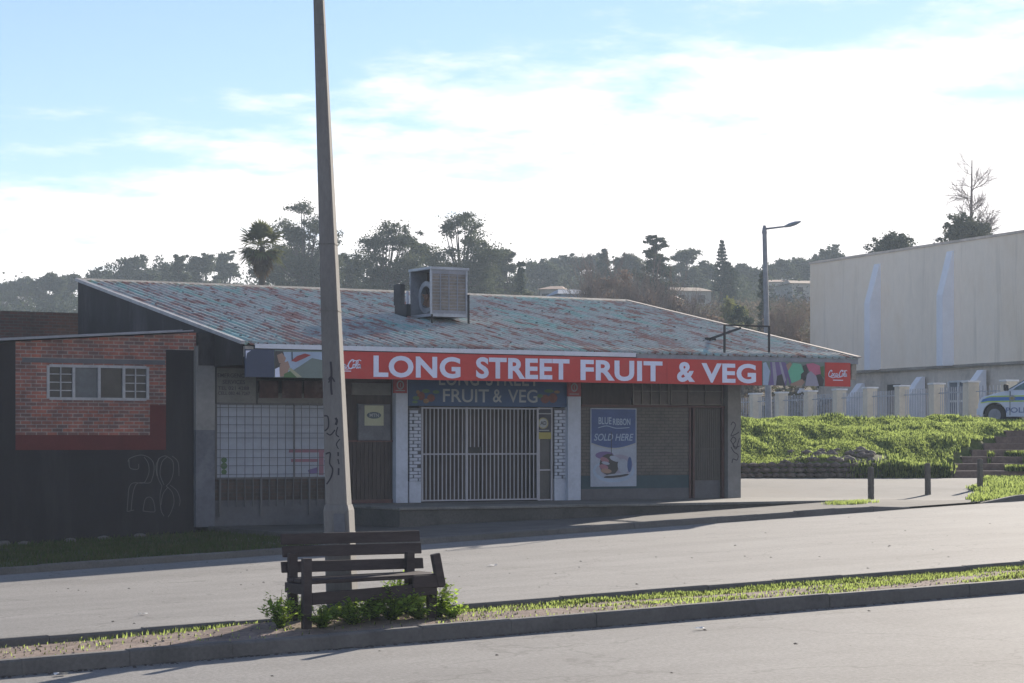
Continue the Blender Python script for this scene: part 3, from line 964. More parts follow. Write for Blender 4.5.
# ------------------------------------------------------------------ the shop
VW = 42.6
UE0, UE1 = 17.5, 33.2
VEV, VRG = 41.0, 51.0
ZEV, ZRG = 2.01, 3.91
FL = -1.30
shop = thing('shop_building', 'single storey fruit and vegetable shop under a patchy teal and rust corrugated roof', 'shop', (24, 46, FL))
def zroof(v): return ZEV + (v - VEV) * (ZRG - ZEV) / (VRG - VEV)

# roof sheets
per = 0.20; ns = 8
RIB = [0, 0, 0, 0.042, 0.042, 0, 0, 0]      # box-rib sheet profile
us = np.arange(UE0, UE1 + 1e-6, per / ns)
vs = [VEV - 0.12] + lin(VEV, VRG, 12)[1:]
V = []; Fq = []
for v in vs:
    for u in us:
        V.append((u, v, zroof(v) + RIB[int(round((u - UE0) / per * ns)) % ns] + 0.012 * mnoise.noise(Vector((u * .8, v * .6, 0))) ))
nu = len(us)
for j in range(len(vs) - 1):
    for i in range(nu - 1):
        a = j * nu + i; Fq.append((a, a + 1, a + nu + 1, a + nu))
nf = len(Fq)
# rear slope
b = len(V)
for v in (VRG, VRG + .12):
    for u in us: V.append((u, v, ZRG - (v - VRG) * 0.19 + 0.02 * math.cos(2 * math.pi * u / per)))
for i in range(nu - 1): Fq.append((b + i, b + i + 1, b + nu + i + 1, b + nu + i))
roof = npmesh('roof', V, Fq, M['roof'], shop, smooth=False)
so = roof.modifiers.new('thick', 'SOLIDIFY'); so.thickness = 0.008; so.offset = -1
# fixing bolts and washers in purlin rows, with small overlaps of bitumen
mb = MB()
for j in range(8):
    v = 41.8 + j * 1.2
    for i in range(24):
        u = UE0 + .3 + i * per * 4 + (per * 2 if j % 2 else 0)
        u = round(u / per) * per
        if u > UE1 - .2 or random.random() < .12: continue
        s = random.uniform(.012, .024); z = zroof(v) + .028
        mb.box(u - s, u + s, v - s, v + s * 1.4, z, z + .022)
tag(mb.build('roof_fixings', M['beam'], shop), kind='stuff')
# ridge capping and right-hand barge capping
mb = MB()
mb.add([(UE0 - .02, VRG - .22, zroof(VRG - .22) + .035), (UE1, VRG - .22, zroof(VRG - .22) + .035), (UE1, VRG, ZRG + .06), (UE0 - .02, VRG, ZRG + .06),
        (UE0 - .02, VRG + .2, ZRG + .02), (UE1, VRG + .2, ZRG + .02)], [(0, 1, 2, 3), (3, 2, 5, 4)])
mb.build('ridge_cap', M['fasciaend'], shop)
mb = MB()
mb.beam((UE1, VEV - .1, ZEV + .02), (UE1, VRG, ZRG + .035), .14, .035)
mb.build('barge_cap', mat('pale_barge_paint', (0.42, 0.36, 0.31), .7, .2, 3, 20), shop)
mb = MB()
mb.beam((UE0 - .03, VEV - .1, ZEV + .01), (UE0 - .03, VRG, ZRG + .02), .09, .07)
mb.build('barge_board', M['framegrey'], shop)
# gable wall, left, with the deep canopy cheek at the front
mb = MB()
yy = 1.58
mb.prism([(VEV + .02, yy), (VEV + .02, zroof(VEV + .02) - .03), (VRG, ZRG - .03), (VRG, -2.1), (VW + .1, -2.1), (VW + .1, yy)], 'x', UE0, UE0 + .2)
mb.build('gable_wall', M['gablepaint'], shop)
# right gable, under the overhang, and rear wall
mb = MB()
mb.prism([(VW + .1, FL - .3), (VW + .1, zroof(VW) - .1), (VRG, ZRG - .1), (VRG, FL - .3)], 'x', 30.75, 30.95)
mb.box(UE0 + .2, 30.75, VRG - .2, VRG, -2, ZRG - .12)
mb.build('side_wall', M['palecol'], shop)
mb = MB()
for k in range(10):
    vv = 41.4 + k * 1.05
    mb.box(30.96, UE1 - .06, vv - .03, vv + .03, zroof(vv) - .13, zroof(vv) - .035)
mb.box(UE1 - .10, UE1 - .05, VEV + .03, VRG, 1.85, 1.95)
mb.build('rafter', M['beam'], shop)
# purlins under the front canopy + soffit
mb = MB()
mb.add([(UE0 + .2, VEV + .1, ZEV - .09), (30.9, VEV + .1, ZEV - .09), (30.9, VW, zroof(VW) - .09), (UE0 + .2, VW, zroof(VW) - .09)], [(0, 1, 2, 3)])
mb.build('soffit', M['beam'], shop)
# fascia boards
mb = MB()
mb.box(UE0 + .22, U(636, VEV - .13), VEV - .13, VEV - .105, 1.905, 2.0)
mb.build('white_fascia', M['white'], shop, bevel=.004)
mb = MB()
mb.box(U(636, VEV - .1) + .02, UE1 - .02, VEV - .09, VEV - .06, 1.86, 1.985)
mb.build('weathered_fascia', M['galvdull'], shop, bevel=.004)
mb = MB()
mb.box(UE0 + .02, UE0 + .2, VEV - .1, VEV, 1.74, 1.95)
mb.build('fascia_end', M['fasciaend'], shop)
mb = MB()
mb.box(U(850, VEV) + .03, UE1 - .02, VEV - .02, VEV + .1, 1.5, 1.92)
mb.build('fascia_end', M['fasciaend'], shop)
mb = MB()
mb.box(UE0 + .2, UE1 - .05, VEV + .0, VEV + .12, 1.62, 1.90)
mb.build('canopy_beam', M['beam'], shop)

# wall bays, all measured on the front plane
def rect(px0, px1, py0, py1, v=VW):
    pm = (px0 + px1) / 2
    return U(px0, v), U(px1, v), Z(pm, py1, v), Z(pm, py0, v)
def panel(name, px0, px1, py0, py1, v0, th, m, parent=None, bevel=0, floor=False, top=None):
    a, b_, z0, z1 = rect(px0, px1, py0, py1, v0)
    if floor: z0 = FL
    if top: z1 = top
    return MB().box(a, b_, v0, v0 + th, z0, z1).build(name, m, parent or shop, bevel=bevel)
TOPZ = 2.0
def Uw(px): return U(px, VW)
# backing wall, upper band of brown boards behind the sign
mb = MB(); mb.box(Uw(196), Uw(735), VW + .02, VW + .2, 1.05, 2.25); mb.build('upper_wall', M['beam'], shop)
# left column
panel('column', 196, 215, 430, 527, VW - .12, .3, M['greycol'])
panel('column', 196, 215, 340, 430, VW - .12, .3, M['palecol'], top=2.0).name = 'column'
MB().box(17.15, 17.52, VW - .14, VW + .02, 1.60, 2.27).build('wall_return', M['gablepaint'], shop)
# low brick wall below the left window
mb = MB(); mb.box(Uw(215), Uw(352), VW, VW + .2, -1.85, Z(270, 500, VW)); mb.build('plinth_wall', M['greyplinth'], shop)
mb = MB(); mb.box(Uw(215), Uw(352), VW - .01, VW + .2, Z(270, 500, VW) + .001, Z(270, 478, VW)); mb.build('brick_wall', M['brickdark'], shop)
# left display window boarded with bluish sheet
panel('window_board', 215, 336, 404, 477.5, VW + .05, .05, M['board'])
bw = thing  # readability only
a, b_, z0, z1 = rect(215, 336, 404, 478)
mb = MB()
mb.box(a, b_, VW - .03, VW + .04, z0 - .02, z0 + .02)
mb.box(a, b_, VW - .03, VW + .04, z1 - .02, z1 + .02)
for px in (215.6, 335.5): mb.box(Uw(px) - .02, Uw(px) + .02, VW - .03, VW + .04, z0, z1)
mb.build('window_frame', M['bargrey'], shop)
mb = MB()
for i in range(15):
    u = a + (b_ - a) * (i + .5) / 15
    mb.box(u - .0055, u + .0055, VW - .062, VW - .05, z0 - .02, z1 + .02)
for y in (408, 417, 425, 433, 438, 449.5, 457.5, 465.5, 474):
    z = Z(275, y, VW); mb.box(a, b_, VW - .074, VW - .063, z - .0055, z + .0055)
for px in (293,): mb.box(Uw(px) - .015, Uw(px) + .015, VW - .075, VW - .045, z0, z1)
mb.build('window_grille', M['bargrey'], shop)
mb = MB()
zb0 = Z(270, 506, VW)
for i in range(15):
    u = a + (b_ - a) * (i + .5) / 15
    big = i in (0, 5, 11)
    mb.box(u - (.022 if big else .008), u + (.022 if big else .008), VW - .06, VW - .03, zb0 if not big else zb0 - .2, z0 - .02)
mb.build('lower_bars', M['bargrey'], shop)
# faded print on the board
mb = MB()
yp = VW + .046
a2, b2, y0_, y1_ = rect(290, 332, 449, 475)
mb.box(U(289, yp), U(326, yp), yp, yp + .004, Z(300, 452.5, yp), Z(300, 449, yp))
mb.box(U(319, yp), U(323.5, yp), yp - .004, yp - .001, Z(320, 475, yp), Z(320, 450, yp))
mb.box(U(291, yp), U(318, yp), yp - .004, yp - .001, Z(300, 462, yp), Z(300, 459, yp))
mb.build('pink_print', M['pink'], shop)
mb = MB(); poly(mb, [(U(p, yp), Z(p, q, yp)) for p, q in ((324, 460), (331, 457), (332, 473), (325, 472))], yp)
poly(mb, [(U(p, yp), Z(p, q, yp)) for p, q in ((308, 470), (318, 467), (318, 473), (309, 474))], yp)
mb.build('dark_print', M['p_purple'], shop, fix=False)
mb = MB()
for cx, cy, r in ((224, 460, 3.0), (224, 466, 3.4), (224, 472, 2.8)):
    poly(mb, [(U(cx + r * math.cos(k), yp), Z(cx, cy + r * math.sin(k), yp)) for k in np.linspace(0, 6.0, 9)], yp)
mb.build('green_print', M['p_leaf'], shop, fix=False)

# transoms above the left window
panel('transom_board', 257.5, 336, 374, 401, VW + .02, .04, M['paleboard'])
mb = MB()
for p0, p1 in ((259, 278), (282, 301.5), (304, 323)):
    r_ = rect(p0, p1, 381, 398, VW)
    mb.box(r_[0], r_[1], VW - .01, VW + .01, r_[2], r_[3])
mb.build('transom_panel', mat('rust_brown_board', (0.075, 0.035, 0.032), .8, .4, 5, 30, dirt=(0.12, .09, .08)), shop)
panel('sill_rail', 215, 336, 400.5, 404, VW - .02, .06, M['paleboard'])

# second bay: brown boarded wall over slatted shutter
mb = MB(); mb.box(Uw(336), Uw(394), VW + .03, VW + .2, FL, 1.1); mb.build('boarded_wall', M['shutter'], shop)
panel('transom_board', 352, 391, 383, 395, VW + .0, .03, M['paleboard'])
mb = MB()
a, b_, z0, z1 = rect(340, 392, 441, 502)
for i in range(13):
    u = a + (b_ - a) * (i + .5) / 13
    mb.box(u - .045, u + .045, VW - .01, VW + .025, FL + .02, z1)
mb.build('slatted_shutter', M['shutter'], shop, bevel=.004)
for q0_, q1_ in ((z1 - .02, z1 + .02), (FL + .001, FL + .08)): MB().box(a, b_, VW - .03, VW, q0_, q1_).build('shutter_rail', M['frame'], shop)

# white columns with the shop door between
for p0, p1 in ((396, 408), (568, 581)):
    panel('column', p0, p1, 372, 503, VW - .15, .33, M['whitecol'], floor=True, top=2.1, bevel=.01)
def whitebricks(p0, p1):
    """painted quoin bricks, every other course set proud, over a smooth foot"""
    a, b_, z0, z1 = rect(p0, p1, 408, 500)
    MB().box(a, b_, VW - .02, VW + .18, z1 - 1.60, z1).build('brick_pier', M['greyplinth'], shop)
    MB().box(a, b_, VW - .05, VW + .18, FL, z1 - 1.602).build('pier_foot', M['whitecol'], shop)
    mb = MB(); z = z1 - 1.60; k = 0
    while z < z1 - .05:
        h = .066; x = a + .01
        off = (k % 2) * .12
        x = a - off
        while x < b_ - .02:
            x0 = max(a + .004, x + random.uniform(.0, .01)); x1 = min(b_ - .004, x + .215 + random.uniform(-.03, .0))
            if x1 - x0 > .05: mb.box(x0, x1, VW - .05 - random.uniform(0, .012), VW, z + .004, z + h)
            x += .225
        z += .074; k += 1
    mb.build('white_brick', M['whitecol'], shop, bevel=.006)
whitebricks(408.3, 420)
whitebricks(553.5, 567)
# entrance: dark doors set back, pale steel security gate in front
mb = MB(); a, b_ = Uw(420), Uw(553)
mb.box(a, b_, VW + .55, VW + .6, FL, 1.05)
mb.box(a - .02, a, VW + .0, VW + .6, FL, 1.05); mb.box(b_, b_ + .02, VW, VW + .6, FL, 1.05)
mb.build('entrance_recess', M['darkdoor'], shop)
mb = MB()
for p0, p1 in ((424, 443), (445, 466), (470, 490), (492, 512), (514, 534)):
    x0, x1, q0, q1 = rect(p0, p1, 412, 500, VW)
    mb.box(x0, x1, VW + .50, VW + .545, FL + .03, .78)
mb.build('entrance_door', M['darkdoor'], shop, bevel=.01)
gate = MB()
gt = bpy.data.objects.new('security_gate', None); C.objects.link(gt); gt.parent = shop
ga, gb, gz0, gz1 = rect(421.5, 537, 407.5, 501)
gz0 = FL + .02
gm = Uw(466)
gy = VW - .02
mb = MB()
for u, r_ in ((ga, .022), (gm, .028), (gb, .022)): mb.box(u - r_, u + r_, gy - .02, gy + .02, gz0, gz1)
for z in (gz0 + .02, Z(480, 454, VW), gz1 - .02):
    mb.box(ga + .022, gm - .028, gy - .016, gy + .016, z - .016, z + .016); mb.box(gm + .028, gb - .022, gy - .016, gy + .016, z - .016, z + .016)
mb.build('gate_frame', M['gatewhite'], gt)
mb = MB()
def bars(a, b_, n):
    for i in range(n):
        u = a + (b_ - a) * (i + 1) / (n + 1)
        mb.box(u - .0105, u + .0105, gy - .009, gy + .009, gz0 + .01, gz1 - .01)
bars(ga, gm, 10); bars(gm, gb, 17)
mb.build('gate_bars', M['gatewhite'], gt)
x0, x1, q0, q1 = rect(467.5, 481, 447, 453)
MB().box(x0, x1, gy - .035, gy - .02, q0, q1).build('lock_plate', M['blacksteel'], gt)
# side light with its stickers
x0, x1, q0, q1 = rect(538, 552, 407.5, 501)
mb = MB()
for u in (x0 + .02, x1 - .015): mb.box(u - .018, u + .018, VW - .02, VW + .02, FL, q1)
for z in (q1 - .02, Z(545, 470, VW), FL + .02): mb.box(x0 + .038, x1 - .033, VW - .015, VW + .015, z - .015, z + .015)
mb.build('sidelight_frame', M['gatewhite'], shop)
MB().box(x0 + .03, x1 - .03, VW + .03, VW + .04, FL, q1 - .02).build('sidelight_pane', mat('dusty_pane', (.06, .058, .06), .4, .2, 3, 20), shop)
# header over the entrance
mb = MB(); mb.box(Uw(408.3), Uw(567.5), VW + .0, VW + .2, Z(490, 406.5, VW), 2.2); mb.build('header_wall', M['dark'], shop)

# right bay
a = Uw(581); b_ = Uw(690)
mb = MB()
zc = Z(650, 406, VW)
mb.box(a, b_, VW, VW + .2, FL + .55, zc - .03); mb.build('grey_brick_wall', M['brickgrey'], shop)
mb = MB(); mb.box(a, b_, VW - .004, VW + .2, FL + .25, FL + .549); mb.build('painted_band', M['tealband'], shop)
mb = MB(); mb.box(a, b_, VW - .008, VW + .2, FL, FL + .249); mb.build('plinth_wall', M['greyplinth'], shop)
mb = MB(); mb.box(a, Uw(727), VW - .03, VW + .05, zc - .03, zc + .02)
for px in (689.5, 693.2): mb.box(Uw(px) - .022, Uw(px) + .022, VW - .03, VW + .05, FL, zc - .031)
for px in (722.5, 725.8): mb.box(Uw(px) - .03, Uw(px) + .03, VW - .03, VW + .05, FL, zc - .031)
mb.build('maroon_frame', M['frame'], shop)
x0, x1 = Uw(694), Uw(722)
mb = MB(); mb.box(x0 + .01, x1 - .04, VW + .03, VW + .2, FL, FL + .42); mb.build('door_plinth', M['greyplinth'], shop)
mb = MB(); n = 12
for i in range(n):
    u0_ = x0 + .02 + (x1 - x0 - .06) * i / n; u1_ = x0 + .02 + (x1 - x0 - .06) * (i + 1) / n
    mb.box(u0_ + .004, u1_ - .004, VW + .02, VW + .05, FL + .422, zc - .04)
mb.box(x0 + .02, x1 - .04, VW - .0, VW + .018, Z(708, 449, VW) - .015, Z(708, 449, VW) + .015)
mb.box(x0 + .02, x1 - .04, VW + .052, VW + .1, FL + .422, zc - .04)
mb.build('slatted_door', mat('grey_brown_slats', (.075, .068, .062), .8, .25, 3, 20, stretch=(5, 1, .5)), shop)
# clerestory windows
mb = MB()
def cl(p0, p1, y0, y1, nx, ny):
    x0, x1, q0, q1 = rect(p0, p1, y0, y1)
    for i in range(nx + 1):
        u = x0 + (x1 - x0) * i / nx; w_ = .016 if i in (0, nx) else .009
        mb.box(u - w_, u + w_, VW - .02, VW + .01, q0, q1)
    for j in range(ny + 1):
        z = q0 + (q1 - q0) * j / ny
        mb.box(x0, x1, VW - .018, VW + .012, z - .011, z + .011)
cl(633, 668.5, 378, 404.5, 4, 2); cl(671, 722, 378, 404.5, 3, 2)
mb.build('clerestory_frame', mat('tan_window_bars', (.15, .13, .115), .7, .2, 4, 20), shop)
x0, x1, q0, q1 = rect(633, 722, 378, 405)
MB().box(x0, x1, VW + .013, VW + .018, q0, q1).build('clerestory_pane', mat('grimy_brown_glass', (.065, .05, .042), .35, .4, 2, 12), shop)
mb = MB(); x0, x1, q0, q1 = rect(582, 631, 378, 404.5)
mb.box(x0, x1, VW - .0, VW + .018, q0, q1); mb.build('boarded_clerestory', M['shutter'], shop)
panel('column', 728, 741, 372, 499, VW - .15, .36, M['palecol'], floor=True, top=2.1, bevel=.01)
mb = MB(); mb.box(Uw(726.2), Uw(728.2), VW - .06, VW + .1, FL, 1.9); mb.build('downpipe', M['frame'], shop)
# column graffiti
mb = MB(); yg = VW - .156
def gp(pts): return smoothpts([(U(p, yg), Z(p, q, yg)) for p, q in pts], 4)
for pts in ([(731, 425), (733, 422), (735.5, 425), (733, 431), (731, 436), (736, 434), (739, 432)],
            [(730.5, 441), (733, 437), (736, 440), (733, 445), (736, 449), (738, 443), (739.5, 438)],
            [(731, 447), (734, 452), (738, 455), (737, 460), (733, 459), (732, 463)],
            [(730.5, 440), (735, 447), (739.5, 446)]):
    stroke(mb, gp(pts), .022, yg)
mb.build('graffiti', M['marker'], shop, fix=False)
# crawl of stoep slab, lower step and end block
mb = MB()
mb.box(Uw(333) , U(865, 39.5), 39.5, VW + .0, FL - .06, FL)
mb.build('stoep_slab', M['slab'], shop, bevel=.015)
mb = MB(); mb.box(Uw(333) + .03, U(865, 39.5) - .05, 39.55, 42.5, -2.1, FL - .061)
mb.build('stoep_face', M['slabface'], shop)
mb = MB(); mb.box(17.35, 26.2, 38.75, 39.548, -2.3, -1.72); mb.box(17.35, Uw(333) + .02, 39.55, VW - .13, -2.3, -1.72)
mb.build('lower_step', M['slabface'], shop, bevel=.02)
mb = MB(); u0_ = U(664, 39.2); u1_ = U(681, 39.2); mb.box(u0_, u1_, 38.9, 39.5, -1.75, -1.53)
mb.build('step_block', M['slab'], shop, bevel=.02)

# ------------------------------------------------------------------ signs
VS = VEV - 0.17
def UZ(px, py, v=VS): return (U(px, v), Z(px, py, v))
SZ0, SZ1 = 1.325, 1.885
sign = thing('fascia_sign', 'long red board lettered LONG STREET FRUIT & VEG under the roof edge', 'shop sign', (24, VS, SZ0))
mb = MB(); mb.box(U(337, VS), U(762, VS), VS, VS + .05, SZ0, SZ1); mb.build('red_board', M['signred'], sign)
def word(s, p0, p1, py0, py1, m=M['letter'], bold=.034, y=VS - .006, parent=sign, **k):
    pm = (p0 + p1) / 2
    return text(s, U(p0, y), U(p1, y), Z(pm, py1, y), Z(pm, py0, y), y, m, parent, bold=bold, spacing=1.05, **k)
for px_ in (452, 560, 667): mb = MB(); mb.box(U(px_, VS) - .003, U(px_, VS) + .003, VS - .004, VS - .001, SZ0, SZ1); mb.build('panel_seam', M['p_red'], sign)
word('LONG', 373.5, 460.5, 356.2, 377.8)
word('STREET', 476, 569.5, 358.0, 379.2)
word('FRUIT', 580.5, 662.5, 360.6, 381.0)
word('&', 677, 695, 362.0, 382.0)
word('VEG', 701.5, 756, 363.4, 383.0)
script_cola(U(330, VS), U(361, VS), Z(350, 369.5, VS), Z(350, 359.5, VS), VS - .005, M['letter'], sign)
mb = MB(); mb.box(U(344, VS), U(351, VS), VS - .004, VS - .001, Z(347, 371.5, VS), Z(347, 370.6, VS)); mb.build('strapline', M['letter'], sign)

sgr = thing('cola_panel', 'square red cola panel with white script at the right end of the fascia', 'shop sign', (U(837, VS), VS, SZ0))
mb = MB(); mb.box(U(825, VS), U(850.5, VS), VS, VS + .05, SZ0, SZ1); mb.build('red_board', M['signred'], sgr)
script_cola(U(828, VS), U(847, VS), Z(838, 377.5, VS), Z(838, 370, VS), VS - .004, M['letter'], sgr)
mb = MB(); mb.box(U(833, VS), U(843, VS), VS - .004, VS - .001, Z(838, 380.6, VS), Z(838, 379.8, VS)); mb.build('strapline', M['letter'], sgr)

def artpanel(root, p0, p1, base, shapes):
    MB().box(U(p0, VS), U(p1, VS), VS, VS + .05, SZ0, SZ1).build('panel', base, root)
    y = VS - .002
    for k, (m, pts) in enumerate(shapes):
        mb = MB(); yy_ = y - .0012 * k
        P_ = [(U(a_, yy_), max(SZ0 + .004, min(SZ1 - .004, Z(a_, b__, yy_)))) for a_, b__ in pts]
        poly(mb, P_, yy_)
        mb.build('printed_shape', M[m], root, fix=False)
pr = thing('picture_panel', 'printed picture panel of people in purple, mint green and pink beside the red cola panel', 'shop sign', (U(793, VS), VS, SZ0))
artpanel(pr, 762.3, 824.7, M['p_hill'], [
    ('p_sky', [(763, 363), (766, 362), (770, 371), (768, 386), (763, 386)]),
    ('p_purple', [(770, 362), (785, 362), (788, 372), (786, 386), (768, 386), (771, 374)]),
    ('p_grey', [(772, 362), (775, 362), (778, 386), (774, 386)]),
    ('p_grey', [(779, 362), (781, 362), (786, 380), (784, 384)]),
    ('p_dark', [(777, 376), (782, 374), (785, 386), (776, 386)]),
    ('p_purple', [(783, 362), (786, 363), (792, 380), (790, 385)]),
    ('p_skin', [(786, 365), (790, 362), (793, 366), (792, 371), (788, 371)]),
    ('p_green', [(788, 371), (793, 363), (801, 364), (804, 372), (799, 382), (792, 384), (790, 378)]),
    ('p_dark', [(801, 374), (805, 371), (806, 379), (801, 384)]),
    ('p_skin', [(790, 384), (802, 379), (805, 382), (802, 387), (791, 387)]),
    ('p_dark', [(803, 366), (807, 364), (808, 374), (805, 376)]),
    ('p_pink', [(806, 364), (813, 363), (820, 366), (821, 374), (815, 376), (809, 371)]),
    ('p_grey', [(807, 374), (811, 371), (818, 378), (820, 387), (805, 387)]),
    ('p_dark', [(816, 375), (820, 374), (824, 380), (823, 387), (819, 387)]),
    ('p_leaf', [(820, 367), (824, 366), (824, 378), (821, 374)])])
pl_ = thing('picture_panel', 'printed picture panel beside the plain navy panel, with a red parasol over hills', 'shop sign', (U(300, VS), VS, SZ0))
artpanel(pl_, 274.5, 336.7, M['p_hill'], [
    ('p_sky', [(276, 352), (334, 352), (334, 361), (322, 360), (312, 358), (300, 366), (290, 372), (276, 372)]),
    ('p_dark', [(275, 351), (283, 351), (285, 358), (280, 366), (276, 372), (275, 376)]),
    ('p_skin', [(277, 355), (282, 353), (286, 358), (284, 364), (279, 363)]),
    ('p_skin', [(280, 364), (288, 361), (290, 367), (286, 376), (279, 377)]),
    ('letter', [(275, 369), (279, 367), (280, 377), (275, 377)]),
    ('p_red', [(291, 361), (297, 356), (305, 353.5), (311, 355), (305, 358), (296, 362)]),
    ('p_leaf', [(284, 374), (292, 370), (299, 376), (296, 378), (284, 378)]),
    ('paleyellow', [(288, 369), (291, 368), (302, 377), (297, 378)]),
    ('p_dark', [(291.5, 352), (292.5, 352), (292.8, 360), (291.8, 360)])])
nv = thing('navy_panel', 'plain faded navy panel at the left end of the fascia signs', 'shop sign', (U(260, VS), VS, SZ0))
MB().box(U(245.5, VS), U(274.2, VS), VS, VS + .05, SZ0, SZ1).build('panel', M['navy'], nv)
mb = MB(); poly(mb, [(U(a_, VS), Z(a_, b__, VS)) for a_, b__ in ((245.7, 350.5), (251, 350.5), (247, 353), (245.9, 359))], VS - .002); mb.build('peeled_corner', M['letter'], nv, fix=False)

# blue entrance sign under the canopy
VBs = VW - .10
bs = thing('entrance_sign', 'dark blue board lettered FRUIT & VEG above the shop gate, half hidden behind the red sign', 'shop sign', (U(490, VBs), VBs, .8))
a, b_ = U(408.5, VBs), U(567, VBs)
MB().box(a, b_, VBs, VBs + .06, Z(490, 406.5, VBs), Z(490, 366, VBs)).build('board', M['signblue'], bs)
def bword(s, p0, p1, y0, y1):
    pm = (p0 + p1) / 2; y = VBs - .004
    text(s, U(p0, y), U(p1, y), Z(pm, y1, y), Z(pm, y0, y), y, M['lettercream'], bs, bold=.01)
bword('LONG', 439, 479, 370, 385.5); bword('STREET', 486, 539, 370.5, 386)
bword('FRUIT', 443, 489, 389.2, 402.3); bword('&', 493, 502, 389.4, 402.4); bword('VEG', 508, 537.5, 389.6, 402.6)
mb = MB()
def blob(mb, cx, cy, rx, ry, k=9, y=VBs - .003, ph=0):
    poly(mb, [(U(cx + rx * math.cos(t), y), Z(cx, cy + ry * math.sin(t), y)) for t in np.linspace(0, 2 * math.pi, k, endpoint=False) + ph], y)
m1 = MB(); m2 = MB(); m3 = MB()
for cx, cy, rx, ry in ((421, 396, 4, 4.5), (431, 398, 4, 4), (545, 399, 4.5, 4.5), (553, 398, 4.5, 5), (440, 377, 3, 3)): blob(m1, cx, cy, rx, ry)
for cx, cy, rx, ry in ((416, 398, 3.5, 2), (426, 391, 4, 2), (436, 392, 3.5, 1.8), (549, 391, 5, 1.8), (540, 396, 3, 2), (415, 402, 3, 1.5)): blob(m2, cx, cy, rx, ry, y=VBs - .005)
for cx, cy, rx, ry in ((426, 401, 3, 2.5), (418, 392, 2, 2), (557, 392, 3, 1.6)): blob(m3, cx, cy, rx, ry, y=VBs - .007)
m1.build('printed_fruit', mat('faded_red_fruit', (.16, .05, .035), .6, .3, 8, 30), bs, fix=False)
m2.build('printed_leaves', M['p_leaf'], bs, fix=False)
m3.build('printed_vegetables', mat('faded_orange_veg', (.22, .13, .06), .6, .3, 8, 30), bs, fix=False)

# two small red disc signs on the white columns
for (p0, p1, q0, q1, lb) in ((393.5, 407, 378.5, 393.0, 'small red drinks sign with white ring on the left white column'),
                             (567.5, 581, 379.8, 396.4, 'small red drinks sign with white ring on the right white column')):
    v = VW - .19
    t = thing('column_sign', lb, 'sign', (U(p0, v), v, Z(p0, q1, v)), 'red ring signs on the white columns')
    a, b_ = U(p0, v), U(p1, v); z0, z1 = Z(p0, q1, v), Z(p0, 372, v)
    MB().box(a, b_, v, v + .03, z0, z1).build('board', M['p_red'], t)
    mb = MB(); cx, cz = (a + b_) / 2, Z(p0, (q0 + q1) / 2 - .8, v)
    stroke(mb, arc(cx, cz, .075, .085, 0, 360, 18), .028, v - .003)
    stroke(mb, arc(cx + .02, cz - .0, .02, .05, 90, 270, 8), .012, v - .003)
    mb.build('ring', M['lettercream'], t, fix=False)
    mb = MB(); mb.box(a + .05, b_ - .05, v - .004, v - .001, z0 + .045, z0 + .065); mb.build('strapline', M['lettercream'], t)

# tall bread poster
v = VW - .03
ps = thing('bread_poster', 'tall blue poster with a loaf and the words SOLD HERE on the brick wall', 'poster', (U(613, v), v, Z(613, 487, v)))
pa, pb = U(590.5, v), U(636.5, v); pz0, pz1 = Z(613, 486.5, v), Z(613, 408.3, v)
MB().box(pa, pb, v, v + .02, pz0, pz1).build('sheet', M['p_pale'], ps)
mb = MB()
top = [(pa + .02, pz1 - .02), (pb - .02, pz1 - .02)]
def pp(x, y): return (pa + (pb - pa) * x, pz1 - (pz1 - pz0) * y)
curve = [pp(1 - .02 - t * .96, .45 + .065 * math.sin(math.pi * (t))) for t in np.linspace(0, 1, 12)]
poly(mb, [pp(.02, .012), pp(.98, .012)] + curve, v - .002)
mb.build('blue_field', M['p_blue'], ps, fix=False)
mb = MB(); stroke(mb, curve, .03, v - .004); mb.build('swoosh', M['lettercream'], ps, fix=False)
text('BLUE', *(pp(.17, 0)[0], pp(.45, 0)[0]), pp(0, .205)[1], pp(0, .115)[1], v - .006, M['p_sky'], ps, bold=.02)
text('RIBBON', *(pp(.48, 0)[0], pp(.86, 0)[0]), pp(0, .215)[1], pp(0, .13)[1], v - .010, M['p_sky'], ps, bold=.02)
mb = MB(); stroke(mb, smoothpts([pp(.16, .25), pp(.35, .225), pp(.55, .255), pp(.84, .245)], 4), .018, v - .005); mb.build('ribbon_line', M['p_sky'], ps, fix=False)
text('SOLD HERE', *(pp(.07, 0)[0], pp(.93, 0)[0]), pp(0, .415)[1], pp(0, .325)[1], v - .006, M['p_sky'], ps, bold=.012, shear=.25)
def pblob(m, cx, cy, rx, ry, ph, k, n=14):
    mb = MB(); yy_ = v - .003 - .0012 * k
    poly(mb, [pp(cx + rx * math.cos(t) * math.cos(ph) - ry * .55 * math.sin(t) * math.sin(ph), cy + rx * .59 * math.cos(t) * math.sin(ph) + ry * math.sin(t) * math.cos(ph)) for t in np.linspace(0, 2 * math.pi, n, endpoint=False)], yy_)
    mb.build('printed_shape', M[m], ps, fix=False)
pblob('p_sky', .5, .80, .46, .15, 0, 0)
pblob('p_pale', .5, .79, .40, .115, 0, 1)
pblob('p_purple', .30, .60, .20, .05, 0, 2)
pblob('p_grey', .56, .74, .36, .15, -.1, 3)
pblob('p_dark', .40, .72, .21, .14, .1, 4)
pblob('pink', .30, .66, .10, .035, .3, 5); pblob('pink', .28, .75, .10, .035, .2, 6); pblob('p_pale', .52, .645, .12, .035, .3, 7)
pblob('p_pale', .32, .70, .09, .02, .2, 8); pblob('p_pale', .70, .74, .13, .10, .4, 9); pblob('p_skin', .33, .80, .12, .03, .1, 10)
pblob('p_blue', .84, .72, .05, .10, .1, 11); pblob('p_dark', .55, .865, .28, .02, -.1, 12); pblob('p_pale', .56, .845, .24, .012, -.1, 13)
